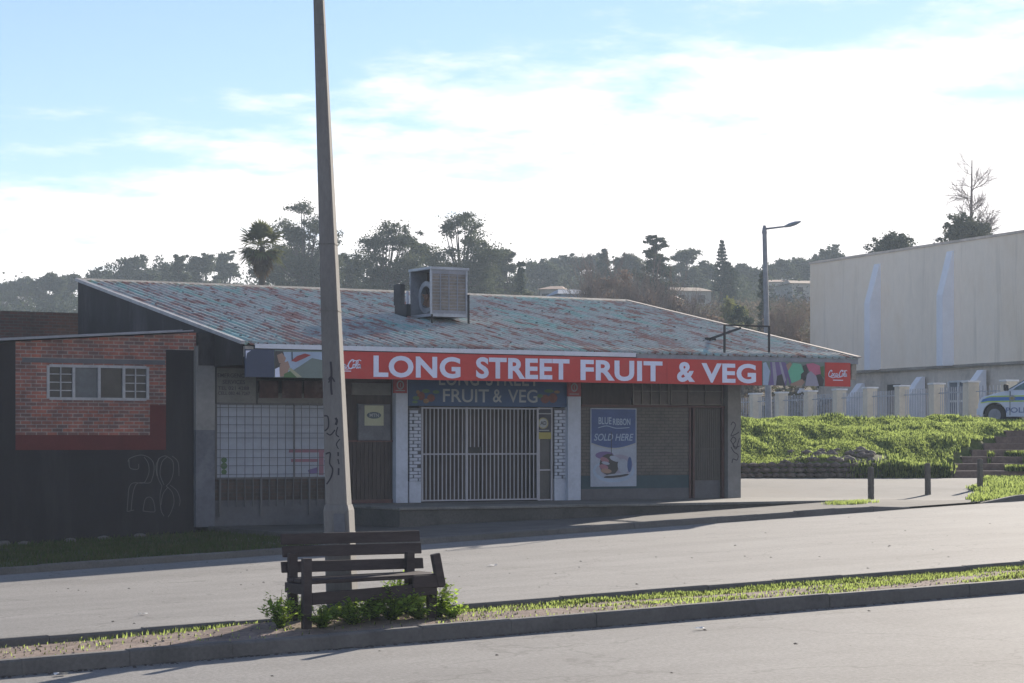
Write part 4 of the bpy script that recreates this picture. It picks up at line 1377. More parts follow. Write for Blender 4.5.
mb = MB(); mb.box(U(611, v) - .008, U(611, v) + .008, v - .018, v - .016, Z(611, 455, v), Z(611, 432, v)); mb.build('tear', M['p_dark'], ps)

# phone-card notice box
v = VW - .06
nb = thing('notice_board', 'grey metal notice box with a pale yellow oval logo sheet', 'notice board', (U(374, v), v, Z(374, 440, v)))
x0, x1 = U(358.5, v), U(390.5, v); q0, q1 = Z(374, 440.5, v), Z(374, 404, v)
MB().box(x0, x1, v, v + .08, q0, q1).build('box', mat('dull_grey_box', (.10, .105, .12), .6, .3, 3, 20), nb, bevel=.01)
MB().box(U(364.5, v), U(383.5, v), v - .006, v - .001, Z(374, 425.6, v), Z(374, 405.5, v)).build('sheet', M['paleyellow'], nb)
mb = MB(); blob(mb, 374, 415.3, 7.2, 3.4, 18, v - .009); mb.build('oval', M['oval'], nb, fix=False)
text('MTN', U(369.3, v), U(378.7, v), Z(374, 417, v), Z(374, 413.5, v), v - .012, M['lettercream'], nb, bold=.02, extr=0)
# sidelight sticker
v = VW - .03
st = thing('sidelight_sticker', 'black sticker with yellow round badge over a yellow strip beside the gate', 'sticker', (U(545, v), v, Z(545, 440, v)))
MB().box(U(536.8, v), U(551.2, v), v, v + .006, Z(544, 432, v), Z(544, 409.5, v)).build('sheet', mat('dark_navy_print', (.010, .012, .03), .4, .1, 3, 20), st)
MB().box(U(536.8, v), U(551.2, v), v, v + .006, Z(544, 439, v), Z(544, 432.4, v)).build('yellow_strip', M['yellow'], st)
mb = MB(); blob(mb, 543.2, 423.2, 5.2, 5.7, 18, v - .003); mb.build('badge', mat('dull_gold_print', (.25, .23, .11), .5, .1, 3, 20), st, fix=False)
mb = MB(); blob(mb, 543.2, 423.2, 4.0, 4.5, 18, v - .005); mb.build('badge_ring', M['lettercream'], st, fix=False)
text('AD', U(540.2, v), U(546.2, v), Z(543, 425, v), Z(543, 421, v), v - .008, M['black'], st, bold=.03, extr=0)
mb = MB(); mb.box(U(539, v), U(549, v), v - .004, v - .001, Z(544, 430.8, v), Z(544, 429.9, v)); mb.box(U(537, v), U(551, v), v - .004, v - .001, Z(544, 414.2, v), Z(544, 413.2, v)); mb.build('print_line', M['lettercream'], st)
# hand-painted telephone board
v = VW - .02
eb = thing('service_board', 'faded board of painted telephone numbers above the barred window, leftmost', 'sign', (U(236, v), v, Z(236, 400, v)))
MB().box(U(215.8, v), U(256, v), v, v + .04, Z(236, 400.4, v), Z(236, 368.3, v)).build('board', M['paleboard'], eb)
for p0, p1, zt_ in ((214, 216.3, 1.7), (256, 257.4, 1.3)): MB().box(U(p0, v), U(p1, v), v - .02, v + .03, Z(236, 404, v), zt_).build('side_frame', M['blacksteel'], eb)
for s, p0, p1, y0, y1 in (('EMERGENCY', 217.5, 248, 373.5, 377.6), ('SERVICES', 222.5, 245, 380, 384), ('TEL 021 4288', 218, 249, 386.4, 390), ('CELL 082 46 7267', 218, 250, 391.6, 395)):
    text(s, U(p0, v), U(p1, v), Z(236, y1, v), Z(236, y0, v), v - .004, M['p_dark'], eb, bold=.012, extr=0)

# ------------------------------------------------------------------ brick building on the left
wing = thing('brick_building', 'low brick building painted black below, with a wide steel window', 'building', (14.5, VW, -2.2))
UWR = Uw(196.5)
UWL = Uw(-260)
def wz(px): return Z(px, 339 - (px / 190) * 9 + 1.5, VW)
wzl, wz0, wz1 = wz(-260) , wz(0), wz(190)
k = (wz1 - wz0) / (Uw(190) - Uw(0))
def wtop(u): return wz0 + k * (u - Uw(0)) - .03
BZ = Z(80, 450, VW)      # foot of the red band
wx0, wx1, wq0, wq1 = rect(48, 147.5, 366.5, 399)
def wallpiece(mb, u0, u1, z0, z1=None):
    if z1 is None: mb.prism([(u0, z0), (u1, z0), (u1, wtop(u1)), (u0, wtop(u0))], 'y', VW, VW + .22)
    else: mb.prism([(u0, z0), (u1, z0), (u1, z1), (u0, z1)], 'y', VW, VW + .22)
ubl = Uw(15.5); ubr = Uw(166); zr = Z(80, 435, VW)
mb = MB()
wallpiece(mb, ubl, wx0, zr); wallpiece(mb, wx0, wx1, wq1); wallpiece(mb, wx0, wx1, zr, wq0)
zup = Z(180, 350, VW)
u150 = Uw(150)
wallpiece(mb, wx1, u150, zr); wallpiece(mb, u150, ubr, Z(150, 405, VW)); wallpiece(mb, ubr, UWR, zup)
mb.build('brick_wall', M['brick'], wing)
mb = MB()
wallpiece(mb, UWL, ubl, -2.5); wallpiece(mb, ubl, ubr, -2.5, BZ); wallpiece(mb, ubr, UWR, -2.5, zup)
mb.build('black_wall', M['blackpaint'], wing)
mb = MB()
wallpiece(mb, ubl, u150, BZ, zr); wallpiece(mb, u150, ubr, BZ, Z(150, 405, VW))
mb.build('red_band', M['redpaint'], wing)
mb = MB(); mb.box(Uw(22), Uw(165), VW - .012, VW, Z(90, 363.5, VW), Z(90, 359, VW)); mb.build('lintel', M['greyplinth'], wing)
mb = MB()
mb.beam((UWL, VW - .06, wtop(UWL) + .05), (Uw(180), VW - .06, wtop(Uw(180)) + .05), .16, .05)
mb.prism([(UWL, wtop(UWL) + .03), (UWR - .05, wtop(UWR - .05) + .03), (UWR - .05, wtop(UWR - .05) + .06), (UWL, wtop(UWL) + .06)], 'y', VW + .03, 60)
mb.build('roof', M['galvdull'], wing)
mb = MB(); mb.box(UWR - .15, UWR, VW + .22, 60, -2.5, 1.9); mb.box(UWL, UWL + .2, VW + .22, 60, -2.5, wtop(UWL)); mb.box(UWL + .2, UWR - .15, 59.8, 60, -2.5, wtop(UWL)); mb.build('side_wall', M['blackpaint'], wing)
win = MB()
fr = .028
winm = bpy.data.objects.new('window', None); C.objects.link(winm); winm.parent = wing
xs = [wx0 + (wx1 - wx0) * t for t in (0, .253, .508, .757, 1)]
for i, x in enumerate(xs): win.box(x - fr, x + fr, VW - .02, VW + .05, wq0, wq1)
for z in (wq0, wq1): win.box(wx0 + fr, wx1 - fr, VW - .018, VW + .048, z - fr, z + fr)
for i in (0, 3):
    xm = (xs[i] + xs[i + 1]) / 2
    win.box(xm - .012, xm + .012, VW + .0, VW + .03, wq0 + fr, wq1 - fr)
    for j in (1, 2, 3):
        z = wq0 + (wq1 - wq0) * j / 4; win.box(xs[i] + fr, xs[i + 1] - fr, VW + .002, VW + .028, z - .01, z + .01)
win.build('frame', M['framegrey'], winm)
for i in range(4):
    MB().box(xs[i] + fr, xs[i + 1] - fr, VW + .03, VW + .036, wq0 + fr, wq1 - fr).build('pane', M['glass'] if i in (0, 2, 3) else mat('curtained_pane', (.09, .10, .11), .4, .3, 2, 10), winm)
MB().box(wx0, wx1, VW + .5, VW + .52, wq0 - .2, wq1 + .2).build('interior', M['dark'], winm)
mb = MB(); yg = VW - .004
for pts in ([(128, 462), (129, 459), (134, 456.5), (141, 455), (148, 457), (153, 462), (154, 470), (152, 479), (149, 483), (138, 483), (134, 489), (132, 500), (131, 511)],
            [(144, 457), (148, 463), (149, 472), (146, 480), (143, 483), (133, 483), (129, 488), (128, 498), (127, 511.5)],
            [(129, 460), (130, 468), (138, 469), (138.5, 464)], [(127.5, 511.5), (134, 510)],
            [(143, 511), (145, 500), (149, 497), (153, 500), (155, 510), (153, 512), (143, 511)],
            [(162, 486), (158, 478), (157, 468), (159, 459), (164, 456), (168, 457), (173, 462), (173, 474), (170, 482), (166, 486)],
            [(164, 485), (160, 474), (162, 462), (167, 457)], [(157, 476), (156, 466), (159, 458)],
            [(179, 476), (178, 462), (172, 456)],
            [(162, 486), (160, 496), (161, 510), (164, 516)], [(166, 486), (172, 492), (174, 502), (171, 512), (168, 517)],
            [(170, 485), (177, 491), (180, 500), (179, 506)], [(168, 487), (163, 494), (161, 505)]):
    stroke(mb, smoothpts([(U(p, yg), Z(p, q, yg)) for p, q in pts], 4), .012, yg)
mb.build('graffiti', M['chalk'], wing, fix=False)
# rear parapet wall behind it
rw = MB(); v = 52
rw.box(U(-300, v), UE0 + .5, v, v + .25, -2, Z(30, 311.5, v))
o = rw.build('rear_brick_wall', M['brickrear'], None, loc=(10, v, -2))
tag(o, 'old brown brick parapet wall showing behind the low brick building', 'wall')
# stones at the foot of the wall
for i, (px, py) in enumerate(((2, 556), (24, 548), (70, 542), (104, 536), (140, 532.5))):
    vv = 42.2; u = U(px, vv); z = ground(u, vv)
    bm = bmesh.new(); bmesh.ops.create_icosphere(bm, subdivisions=2, radius=.09 + .05 * (i == 0))
    for q in bm.verts: q.co = Vector((q.co.x * 1.5, q.co.y, q.co.z * .6)) * (1 + .25 * mnoise.noise(q.co * 12 + Vector((i, 0, 0))))
    me = bpy.data.meshes.new('loose_rock'); bm.to_mesh(me); bm.free(); me.materials.append(M['kerb'])
    o = bpy.data.objects.new('loose_rock', me); C.objects.link(o); o.location = (u, vv, z + .03)
    tag(o, ['largest pale rock at the far left foot of the black wall', 'second loose rock from the left along the black wall', 'third loose rock from the left along the black wall', 'fourth loose rock from the left along the black wall', 'loose rock by the wall below the outlined graffiti'][i], 'rock', 'loose rocks along the black wall')

# ------------------------------------------------------------------ roof-top cooler and bracket
cz = zroof(45.3)
c0 = U(430.5, 45.0)
cool = thing('evaporative_cooler', 'boxy grey air cooler with fan and louvred side standing on the shop roof', 'air cooler', (c0 + .45, 45.5, cz))
k = .98
x0, x1, y0, y1, z0, z1 = c0, c0 + .98, 45.0, 46.05, Z(432, 315, 45), Z(432, 266.5, 45)
mb = MB(); e = .04
for (a, b_) in ((x0, x0 + e), (x1 - e, x1)):
    for (c, d) in ((y0, y0 + e), (y1 - e, y1)): mb.box(a, b_, c, d, z0 + e, z1 - .06)
mb.box(x0 - .02, x1 + .03, y0 - .03, y1 + .02, z1 - .06, z1)
mb.box(x0, x1, y0, y1, z0 - .03, z0 + e)
mb.box(x1 - .05, x1 - .045, y0 + e, y1 - e, z0 + e, z1 - .06); mb.box(x0 + e, x1 - e, y1 - .045, y1 - .04, z0 + e, z1 - .06)
mb.build('casing', M['galv'], cool)
mb = MB(); n = 4
MB().box(x0 + e, x1 - e, y0 + .02, y0 + .035, z0 + e + .08, z1 - .16).build('cooling_pad', M['louvre'], cool)
mb.box(x0 + e, x1 - e, y0 + .0, y0 + .03, z1 - .16, z1 - .061); mb.box(x0 + e, x1 - e, y0, y0 + .03, z0 + e + .001, z0 + e + .08)
for i in range(n + 1):
    x = x0 + e + (x1 - x0 - 2 * e) * i / n; mb.box(x - .014, x + .014, y0 + .004, y0 + .019, z0 + e + .08, z1 - .16)
for j in range(11):
    z = z0 + .16 + (z1 - z0 - .36) * j / 10; mb.box(x0 + e + .015, x1 - e - .015, y0 + .006, y0 + .018, z, z + .014)
mb.build('louvre', M['galvdull'], cool)
mb = MB(); fy, fz, fr_ = (y0 + y1) / 2 - .03, z0 + .45, .40
def ringx(mb, x, cy, cz_, r0, r1, th, n=24):
    vs_ = []
    for xx in (x, x + th):
        for r in (r0, r1):
            for i in range(n): t = 2 * math.pi * i / n; vs_.append((xx, cy + r * math.cos(t), cz_ + r * math.sin(t)))
    fs = []
    for i in range(n):
        j = (i + 1) % n
        fs += [(i, j, n + j, n + i), (2*n + i, 2*n + j, 3*n + j, 3*n + i), (i, j, 2*n + j, 2*n + i), (n + i, n + j, 3*n + j, 3*n + i)]
    mb.add(vs_, fs)
ringx(mb, x0 + .20, fy + .12, fz, .26, .38, .22)
mb.build('fan_housing', M['galv'], cool, smooth=False)
mb = MB()
mb.tube((x0 + .15, fy, fz), (x0 + .30, fy, fz), .07, .07, 12)
for i in range(6):
    t = i * math.pi / 3; c, s_ = math.cos(t), math.sin(t)
    p = [(x0 + .16, fy + .06 * c - .05 * s_, fz + .06 * s_ + .05 * c), (x0 + .16, fy + .25 * c - .09 * s_, fz + .25 * s_ + .09 * c), (x0 + .24, fy + .25 * c + .05 * s_, fz + .25 * s_ - .05 * c), (x0 + .24, fy + .06 * c + .04 * s_, fz + .06 * s_ - .04 * c)]
    mb.add(p, [(0, 1, 2, 3)])
mb.build('fan', mat('rusty_fan', (.13, .07, .045), .6, .3, 5, 20), cool, fix=False)
MB().box(x0 + .45, x0 + .47, y0 + e, y1 - e, z0 + e, z1 - .06).build('inner_panel', mat('rust_dark_panel', (.05, .032, .028), .8, .4, 3, 15), cool)
mb = MB()
for x in (x0 + .03, x1 + .02):
    for y in (y0 - .01, y1 - .05):
        mb.box(x - .018, x + .018, y - .018, y + .018, zroof(y) - .02, z0 + (.5 if (x > x0 + .5 and y < y0 + .1) else .02))
mb.build('leg', M['blacksteel'], cool)
mb = MB(); dx0 = U(400.5, 46.2); mb.box(dx0, x0 - .05, 45.9, 46.5, zroof(46) - .05, zroof(46) + .30)
mb.box(dx0, x0 - .05, 46.2, 46.55, zroof(46) + .3, Z(405, 284, 46.2)); mb.build('duct', mat('dark_duct', (.03, .035, .045), .6, .3, 3, 15), cool)
MB().box(dx0 + .1, x0 - .02, 46.05, 46.1, zroof(46) + .24, zroof(46) + .62).build('duct_cover', M['carwhite'], cool)

def roofpt(px, v): return Vector((U(px, v), v, zroof(v) + .02))
br = thing('roof_bracket', 'black steel bracket frame standing on the right part of the shop roof', 'bracket', tuple(roofpt(746, 41.3)))
mb = MB()
vv = 41.25
for px in (724.5, 769): mb.box(U(px, vv) - .02, U(px, vv) + .02, vv - .02, vv + .02, zroof(vv) - .02, Z(747, 326.5, vv))
mb.box(U(724.5, vv) - .02, U(769, vv) + .02, vv - .018, vv + .018, Z(747, 326.5, vv), Z(747, 326.5, vv) + .035)
pA = Vector((U(741, vv), vv + .03, Z(741, 328, vv))); pB = Vector((U(711, 43.3), 43.3, zroof(43.3) + .06))
mb.beam(pA, pB, .045, .045)
mb.build('bracket_frame', M['blacksteel'], br)
mb = MB(); mb.box(pB.x - .14, pB.x + .1, pB.y - .06, pB.y + .06, zroof(43.3), zroof(43.3) + .08); mb.build('foot_plate', M['blacksteel'], br)

# ------------------------------------------------------------------ concrete pole by the bench
pv = 20.85
pbase = Vector((U(343, pv), pv, 0)); pbase.z = islandz(pbase.x, pv)
pole = thing('utility_pole', 'tall tapered concrete pole rising behind the dark bench, leaning slightly left', 'pole', tuple(pbase))
Yp = camxy(pbase.x, pv)[1]
sc_p = F / Yp
H = 10.0
rtv = Vector((CT, -ST, 0))
lean = -23.0 / 590.0
ang = R(-38.5)
d1 = Vector((math.cos(ang), math.sin(ang), 0)); d2 = Vector((-math.sin(ang), math.cos(ang), 0))
def polew(z): return 0.155 - (0.155 - 0.075) * (z / 6.0)
def ploop(z, hw, ch=.018):
    c = pbase + Vector((0, 0, z)) + rtv * (lean * z)
    pts = []
    for sx, sy in ((1, -1), (1, 1), (-1, 1), (-1, -1)):
        ex = hw - ch
        if sx * sy < 0: q = [(sx * hw, sy * ex), (sx * ex, sy * hw)]
        else: q = [(sx * ex, sy * hw), (sx * hw, sy * ex)]
        if (sx, sy) == (1, -1): q = [(sx * ex, sy * hw), (sx * hw, sy * ex)]
        if (sx, sy) == (1, 1): q = [(sx * hw, sy * ex), (sx * ex, sy * hw)]
        if (sx, sy) == (-1, 1): q = [(sx * ex, sy * hw), (sx * hw, sy * ex)]
        if (sx, sy) == (-1, -1): q = [(sx * hw, sy * ex), (sx * ex, sy * hw)]
        pts += [c + d1 * a_ * .90 + d2 * b__ for a_, b__ in q]
    return pts
mb = MB()
def psect(z0, z1, w0, w1, ch=.018):
    A = ploop(z0, w0, ch); B = ploop(z1, w1, ch)
    mb.add(A + B, [(i, (i + 1) % 8, 8 + (i + 1) % 8, 8 + i) for i in range(8)] + [tuple(range(7, -1, -1)), tuple(range(8, 16))])
psect(-.2, 1.12, .158, .150); psect(1.121, 1.18, .150, .135)
for z0, z1 in ((1.181, 3.2), (3.203, 3.9), (3.903, 6.2), (6.203, H)):
    psect(z0, z1, polew(z0) - .012, polew(z1) - .012)
mb.build('shaft', M['concrete'], pole)
fn = d2 * -1     # the face towards the street
def face(z, off, extra=.003):
    hw = (.153 if z < 1.12 else polew(z) - .012)
    return pbase + Vector((0, 0, z)) + rtv * (lean * z) + fn * (hw + extra) + d1 * off
mb = MB()
A = [face(.83, -.02), face(.83, .10), face(1.09, .10), face(1.09, -.02)]
A2 = [p + fn * .012 for p in A]
mb.add(A + A2, [(4, 5, 6, 7), (0, 1, 5, 4), (1, 2, 6, 5), (2, 3, 7, 6), (3, 0, 4, 7)])
mb.build('access_door', mat('grey_steel_cover', (.12, .125, .14), .6, .2, 4, 20), pole)
for z in (.88, 3.2, 3.9):
    mb = MB(); psw = (.156 if z < 1.1 else polew(z) - .006)
    A = ploop(z, psw); B = ploop(z + .012, psw)
    mb.add(A + B, [(i, (i + 1) % 8, 8 + (i + 1) % 8, 8 + i) for i in range(8)] + [tuple(range(7, -1, -1)), tuple(range(8, 16))])
    mb.build('band', M['framegrey'] if z < 1.1 else M['slab'], pole)
# marker scrawls (pixel-like local units: off in m, z in m)
def ps_(pts, w_=.014):
    global mbg
    P_ = smoothpts(pts, 4); n = len(P_)
    Lf = []; Rt = []
    for i in range(n):
        a_ = Vector(P_[max(i - 1, 0)]); b__ = Vector(P_[min(i + 1, n - 1)]); d = (b__ - a_)
        if d.length < 1e-6: d = Vector((1, 0))
        d.normalize(); q = Vector((-d.y, d.x)) * w_ / 2; c = Vector(P_[i])
        Lf.append(face(c.y + q.y, c.x + q.x, .004)); Rt.append(face(c.y - q.y, c.x - q.x, .004))
    mbg.add(Lf + Rt, [(i, i + 1, n + i + 1, n + i) for i in range(n - 1)])
mbg = MB()
def zz(py): return (620 - py) / sc_p
for pts, w_ in (([(.0, zz(365)), (.005, zz(376)), (-.005, zz(388)), (.0, zz(398))], .022), ([(-.03, zz(383)), (0, zz(380)), (.035, zz(385))], .016), ([(.01, zz(378)), (-.03, zz(386))], .014),
                ([(-.09, zz(419)), (-.05, zz(420)), (-.05, zz(430)), (-.09, zz(434))], .015), ([(-.07, zz(436)), (-.03, zz(438)), (.02, zz(433))], .013),
                ([(-.09, zz(457)), (-.04, zz(456)), (-.05, zz(466)), (-.02, zz(472)), (-.04, zz(480)), (-.09, zz(487))], .016),
                ([(.03, zz(421)), (.045, zz(424)), (.03, zz(428))], .025), ([(.05, zz(430)), (.03, zz(437)), (.06, zz(440))], .012),
                ([(.07, zz(442)), (.03, zz(447)), (.05, zz(452))], .01), ([(.045, zz(455)), (.045, zz(459))], .016), ([(.04, zz(462)), (.05, zz(467))], .014), ([(.045, zz(471)), (.04, zz(478))], .018)):
    ps_(pts, w_)
mbg.build('graffiti', M['marker'], pole, fix=False)
mb = MB()
mb.tube(pbase + Vector((0, 0, -.1)), pbase + Vector((0, 0, .03)), .30, .22, 10); mb.build('footing', M['slabface'], pole)

# ------------------------------------------------------------------ bench
bvb, bvf = 20.28, 19.78      # back and front of the seat
bu0, bu1 = U(283, bvb), U(423, bvb)
bg_ = islandz((bu0 + bu1) / 2, 20.0)
bench = thing('park_bench', 'dark brown slatted wooden bench standing in weeds before the pole', 'bench', ((bu0 + bu1) / 2, 20.0, bg_))
def zb(py, v=bvb): return Z(350, py, v)
def plank(y0, y1, name, va, tilt=0.0, p0=283, p1=423, th=.035):
    u0 = U(p0, va); u1 = U(p1, va)
    z0 = zb(y1, va); z1 = zb(y0, va)
    mb = MB()
    mb.prism([(va, z0), (va + th, z0), (va + th + tilt, z1), (va + tilt, z1)], 'x', u0, u1)
    o = mb.build(name, M['bench'], bench, bevel=.008)
    return o
plank(532.3, 543.2, 'back_plank', bvb + .09, .02, 282, 420.5)
plank(544.6, 555.5, 'back_plank', bvb + .06, .02, 283.5, 422)
plank(560.0, 570.8, 'back_plank', bvb + .02, .02, 282.5, 424)
# seat planks run front to back as three boards; the seat pitches up a little to the right
su0, su1 = U(286, bvb) , U(441, bvf)
def seatz(u): return zb(579.5) + (u - su0) / (su1 - su0) * .025
for i, (a_, b__) in enumerate(((bvf - .02, bvf + .14), (bvf + .155, bvf + .315), (bvf + .33, bvf + .49))):
    mb = MB(); z0a, z0b = seatz(su0), seatz(su1)
    mb.add([(su0, a_, z0a), (su1, a_, z0b), (su1, b__, z0b), (su0, b__, z0a), (su0, a_, z0a + .042), (su1, a_, z0b + .042), (su1, b__, z0b + .042), (su0, b__, z0a + .042)],
           [(0,3,2,1),(4,5,6,7),(0,1,5,4),(1,2,6,5),(2,3,7,6),(3,0,4,7)])
    mb.build('seat_plank', M['bench'], bench, bevel=.008)
fu0, fu1 = U(311, bvf), U(436, bvf)
mb = MB()
za, zc_ = zb(601.5, bvf), zb(600.0, bvf)
mb.add([(fu0, bvf - .03, za - .02), (fu1, bvf - .03, zc_ + .02), (fu1, bvf + .005, zc_ + .02), (fu0, bvf + .005, za - .02), (fu0, bvf - .03, za + .10), (fu1, bvf - .03, zc_ + .145), (fu1, bvf + .005, zc_ + .145), (fu0, bvf + .005, za + .10)],
       [(0,3,2,1),(4,5,6,7),(0,1,5,4),(1,2,6,5),(2,3,7,6),(3,0,4,7)])
mb.build('apron', M['bench'], bench, bevel=.008)
def leg(px, v, ptop, w_=.09, d_=.07, name='leg', lean_=0):
    u = U(px, v); g = islandz(u, v) - .03
    mb = MB(); zt = Z(px, ptop, v)
    mb.beam((u, v, g), (u + lean_, v + .0, zt), d_, w_, (1, 0, 0)); mb.build(name, M['bench'], bench, bevel=.006)
leg(306.5, bvf - .07, 558.5); leg(292.5, bvb + .0, 553); leg(409.5, bvb + .0, 552); leg(431.5, bvf + .07, 588)
leg(373, (bvf + bvb) / 2, 590, .10)
# side rails under the seat and the right arm post
for px in (299, 425):
    u = U(px, 20.0); MB().box(u - .04, u + .04, bvf + .0, bvb - .02, seatz(u) - .105, seatz(u) - .003).build('side_rail', M['bench'], bench, bevel=.006)
u = U(436, bvf)
MB().beam((U(441, bvf - .03), bvf - .03, seatz(su1) - .09), (U(435, bvf - .03), bvf - .03, Z(435, 553.5, bvf)), .07, .09, (1, 0, 0)).build('arm_post', M['bench'], bench, bevel=.01)
MB().box(U(411, bvf), U(442, bvf), bvf - .055, bvf - .022, seatz(su1) - .10, seatz(su1) + .03).build('arm_rail', M['bench'], bench, bevel=.012)

# ------------------------------------------------------------------ bollards
for px, Y, h, lb in ((871, 51.2, .74, 'leftmost short wooden bollard, beside the end of the shop slab'),
                     (928, 52.8, .74, 'middle of the three wooden bollards across the yard entrance'),
                     (980, 54.6, .72, 'rightmost wooden bollard, standing in the corner grass')):
    c = cw(px, 443, Y); g = ground(c.x, c.y)
    t = MB()
    ln = random.uniform(-.02, .02)
    w_ = .055
    for j in range(4):
        z0 = g - .1 + (h + .1) * j / 4; z1 = g - .1 + (h + .1) * (j + 1) / 4
        t.beam((c.x + ln * j / 4, c.y, z0), (c.x + ln * (j + 1) / 4, c.y, z1 + (0.0)), w_ * 2, w_ * 2)
    t.tube((c.x + ln, c.y, g + h), (c.x + ln, c.y, g + h + .02), .062, .045, 8)
    o = t.build('wooden_bollard', M['bollard'], None, loc=(c.x, c.y, g), bevel=.012)
    tag(o, lb, 'bollard', 'wooden bollards across the yard entrance')

# ------------------------------------------------------------------ stone retaining wall, steps
rwl = thing('stone_wall', 'low dry stone wall holding the foot of the grass bank', 'wall', (*xy(10, 60.3), -.96))
V = []; Fq = []
mb = MB()
bm = bmesh.new()
bmesh.ops.create_icosphere(bm, subdivisions=1, radius=1)
ico_v = [v.co.copy() for v in bm.verts]; ico_f = [tuple(v.index for v in f.verts) for f in bm.faces]; bm.free()
x = 5.2
for row in range(4):
    x = 5.2 + row * .07
    while x < 9.9 + .3 * row:
        w_ = random.uniform(.16, .34); h_ = random.uniform(.13, .17)
        top_lim = .50
        if row * .14 > top_lim - .08: x += w_; continue
        Yc = 60.28 + row * .05 + random.uniform(-.04, .04)
        u, v = xy(x + w_ / 2, Yc)
        s = random.random() * 99
        mb.add([(u + p.x * w_ * .56 * (1 + .2 * mnoise.noise(p * 2 + Vector((s, 0, 0)))), v + p.y * .16, -.955 + .07 + row * .14 + p.z * h_ * .55 * (1 + .25 * mnoise.noise(p * 2 + Vector((0, s, 0))))) for p in ico_v], ico_f)
        x += w_ * .95
for i in range(150):
    px = random.uniform(785, 872); Y = random.uniform(60.5, 62.6); X = (px - 512) / F * Y
    if random.random() < (Y - 60.5) / 2.4: continue
    u, v = xy(X, Y); s = random.random() * 99; w_ = random.uniform(.06, .2)
    mb.add([(u + p.x * w_ * (1 + .2 * mnoise.noise(p * 2 + Vector((s, 0, 0)))), v + p.y * w_ * .7, bank(X, Y) + .03 + p.z * w_ * .5) for p in ico_v], ico_f)
mb.build('stones', M['stone'], rwl)
mb = MB()
p0 = xy(5, 60.5); p1 = xy(9.8, 60.5); q0 = xy(5, 60.9); q1 = xy(9.8, 60.9)
mb.add([(*p0, -1.0), (*p1, -1.0), (*q1, -1.0), (*q0, -1.0), (*p0, -.62), (*p1, -.62), (*q1, -.60), (*q0, -.60)], [(0,3,2,1),(4,5,6,7),(0,1,5,4),(1,2,6,5),(2,3,7,6),(3,0,4,7)])
mb.build('backing', M['slabface'], rwl)
steps = thing('garden_steps', 'flight of low brick steps climbing through the grass bank at the right edge', 'steps', (*xy(13.8, 60.5), -.96))
for i in range(7):
    Y0 = 60.3 + i * .85; px0 = (948, 955, 962, 972, 984, 996, 1006)[i]
    X0 = (px0 - 512) / F * Y0; X1 = (1120 - 512) / F * Y0
    z1 = -.955 + .19 * (i + 1)
    a_ = xy(X0, Y0); b__ = xy(X1, Y0); c_ = xy(X1, Y0 + 1.2); d_ = xy(X0, Y0 + 1.2)
    mb = MB(); mb.add([(*a_, -1.2), (*b__, -1.2), (*c_, -1.2), (*d_, -1.2), (*a_, z1 + .001), (*b__, z1), (*c_, z1), (*d_, z1)], [(0,3,2,1),(4,5,6,7),(0,1,5,4),(1,2,6,5),(2,3,7,6),(3,0,4,7)])
    mb.build('step', M['step'], steps, bevel=.02)
# grass spilling on the steps' right side
P = []
while len(P) < 5000:
    Y = random.uniform(60.2, 62.8); px = random.uniform(988, 1040); X = (px - 512) / F * Y
    if px < 1000 and random.random() < .5: continue
    i = int((Y - 60.3) / .85); zt = -.955 + .19 * (i + 1)
    if mnoise.noise(Vector((X * 1.6, Y * 1.4, 4))) < 0.28 - (px - 1000) * .012 - (.2 if Y < 61.2 else 0): continue
    u, v = xy(X, Y); P.append((u, v, zt))
P = np.array(P)
tag(blades('step_side_grass', P, .16, .04, [M['grass'], M['grassdark']], midx=(rng.random(len(P)) < .4).astype(int)), 'clump of tall grass overgrowing the lower steps', 'grass', kind='stuff')

# ------------------------------------------------------------------ hall and fence
HK = 1.35      # the hall stands well back behind the fence
def hallpt(s, out_=0.0):
    """s along the wall from its left corner, out_ towards the street"""
    d = Vector((6.2, -15.1)).normalized(); nrm = Vector((-d.y, d.x)) * -1
    if nrm.y > 0: nrm = -nrm
    p = Vector((13.55, 100)) * HK + (d * s + nrm * out_) * HK
    return xy(p.x, p.y)
def hall_s(px, out_=0.0):
    lo, hi = -5, 60
    for _ in range(50):
        m_ = (lo + hi) / 2; a = hallpt(m_, out_); X, Y = camxy(*a)
        if 512 + F * X / Y < px: lo = m_
        else: hi = m_
    return lo
hall = thing('station_hall', 'large windowless beige hall with pale buttresses on the right', 'building', (*hallpt(8), .6))
def hbox(mb, s0, s1, o0, o1, z0, z1):
    z0 *= HK; z1 *= HK
    A = [hallpt(s0, o1), hallpt(s1, o1), hallpt(s1, o0), hallpt(s0, o0)]
    mb.add([(*p, z0) for p in A] + [(*p, z1) for p in A], [(0,3,2,1),(4,5,6,7),(0,1,5,4),(1,2,6,5),(2,3,7,6),(3,0,4,7)])
ZH, ZC = 8.12, 3.12
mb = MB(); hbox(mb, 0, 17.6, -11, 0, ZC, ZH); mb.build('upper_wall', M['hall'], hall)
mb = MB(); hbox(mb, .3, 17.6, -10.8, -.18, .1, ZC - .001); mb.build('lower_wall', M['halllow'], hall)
mb = MB(); hbox(mb, -.02, 17.6, -.02, .07, ZC - .06, ZC + .05); mb.build('string_course', mat('grimy_ledge', (.30, .26, .22), .9, .3, .6, 6), hall)
mb = MB(); hbox(mb, -.05, 17.62, -11.05, .05, ZH, ZH + .10); mb.build('coping', mat('coping_plaster', (.66, .55, .46), .9, .25, .7, 6), hall)
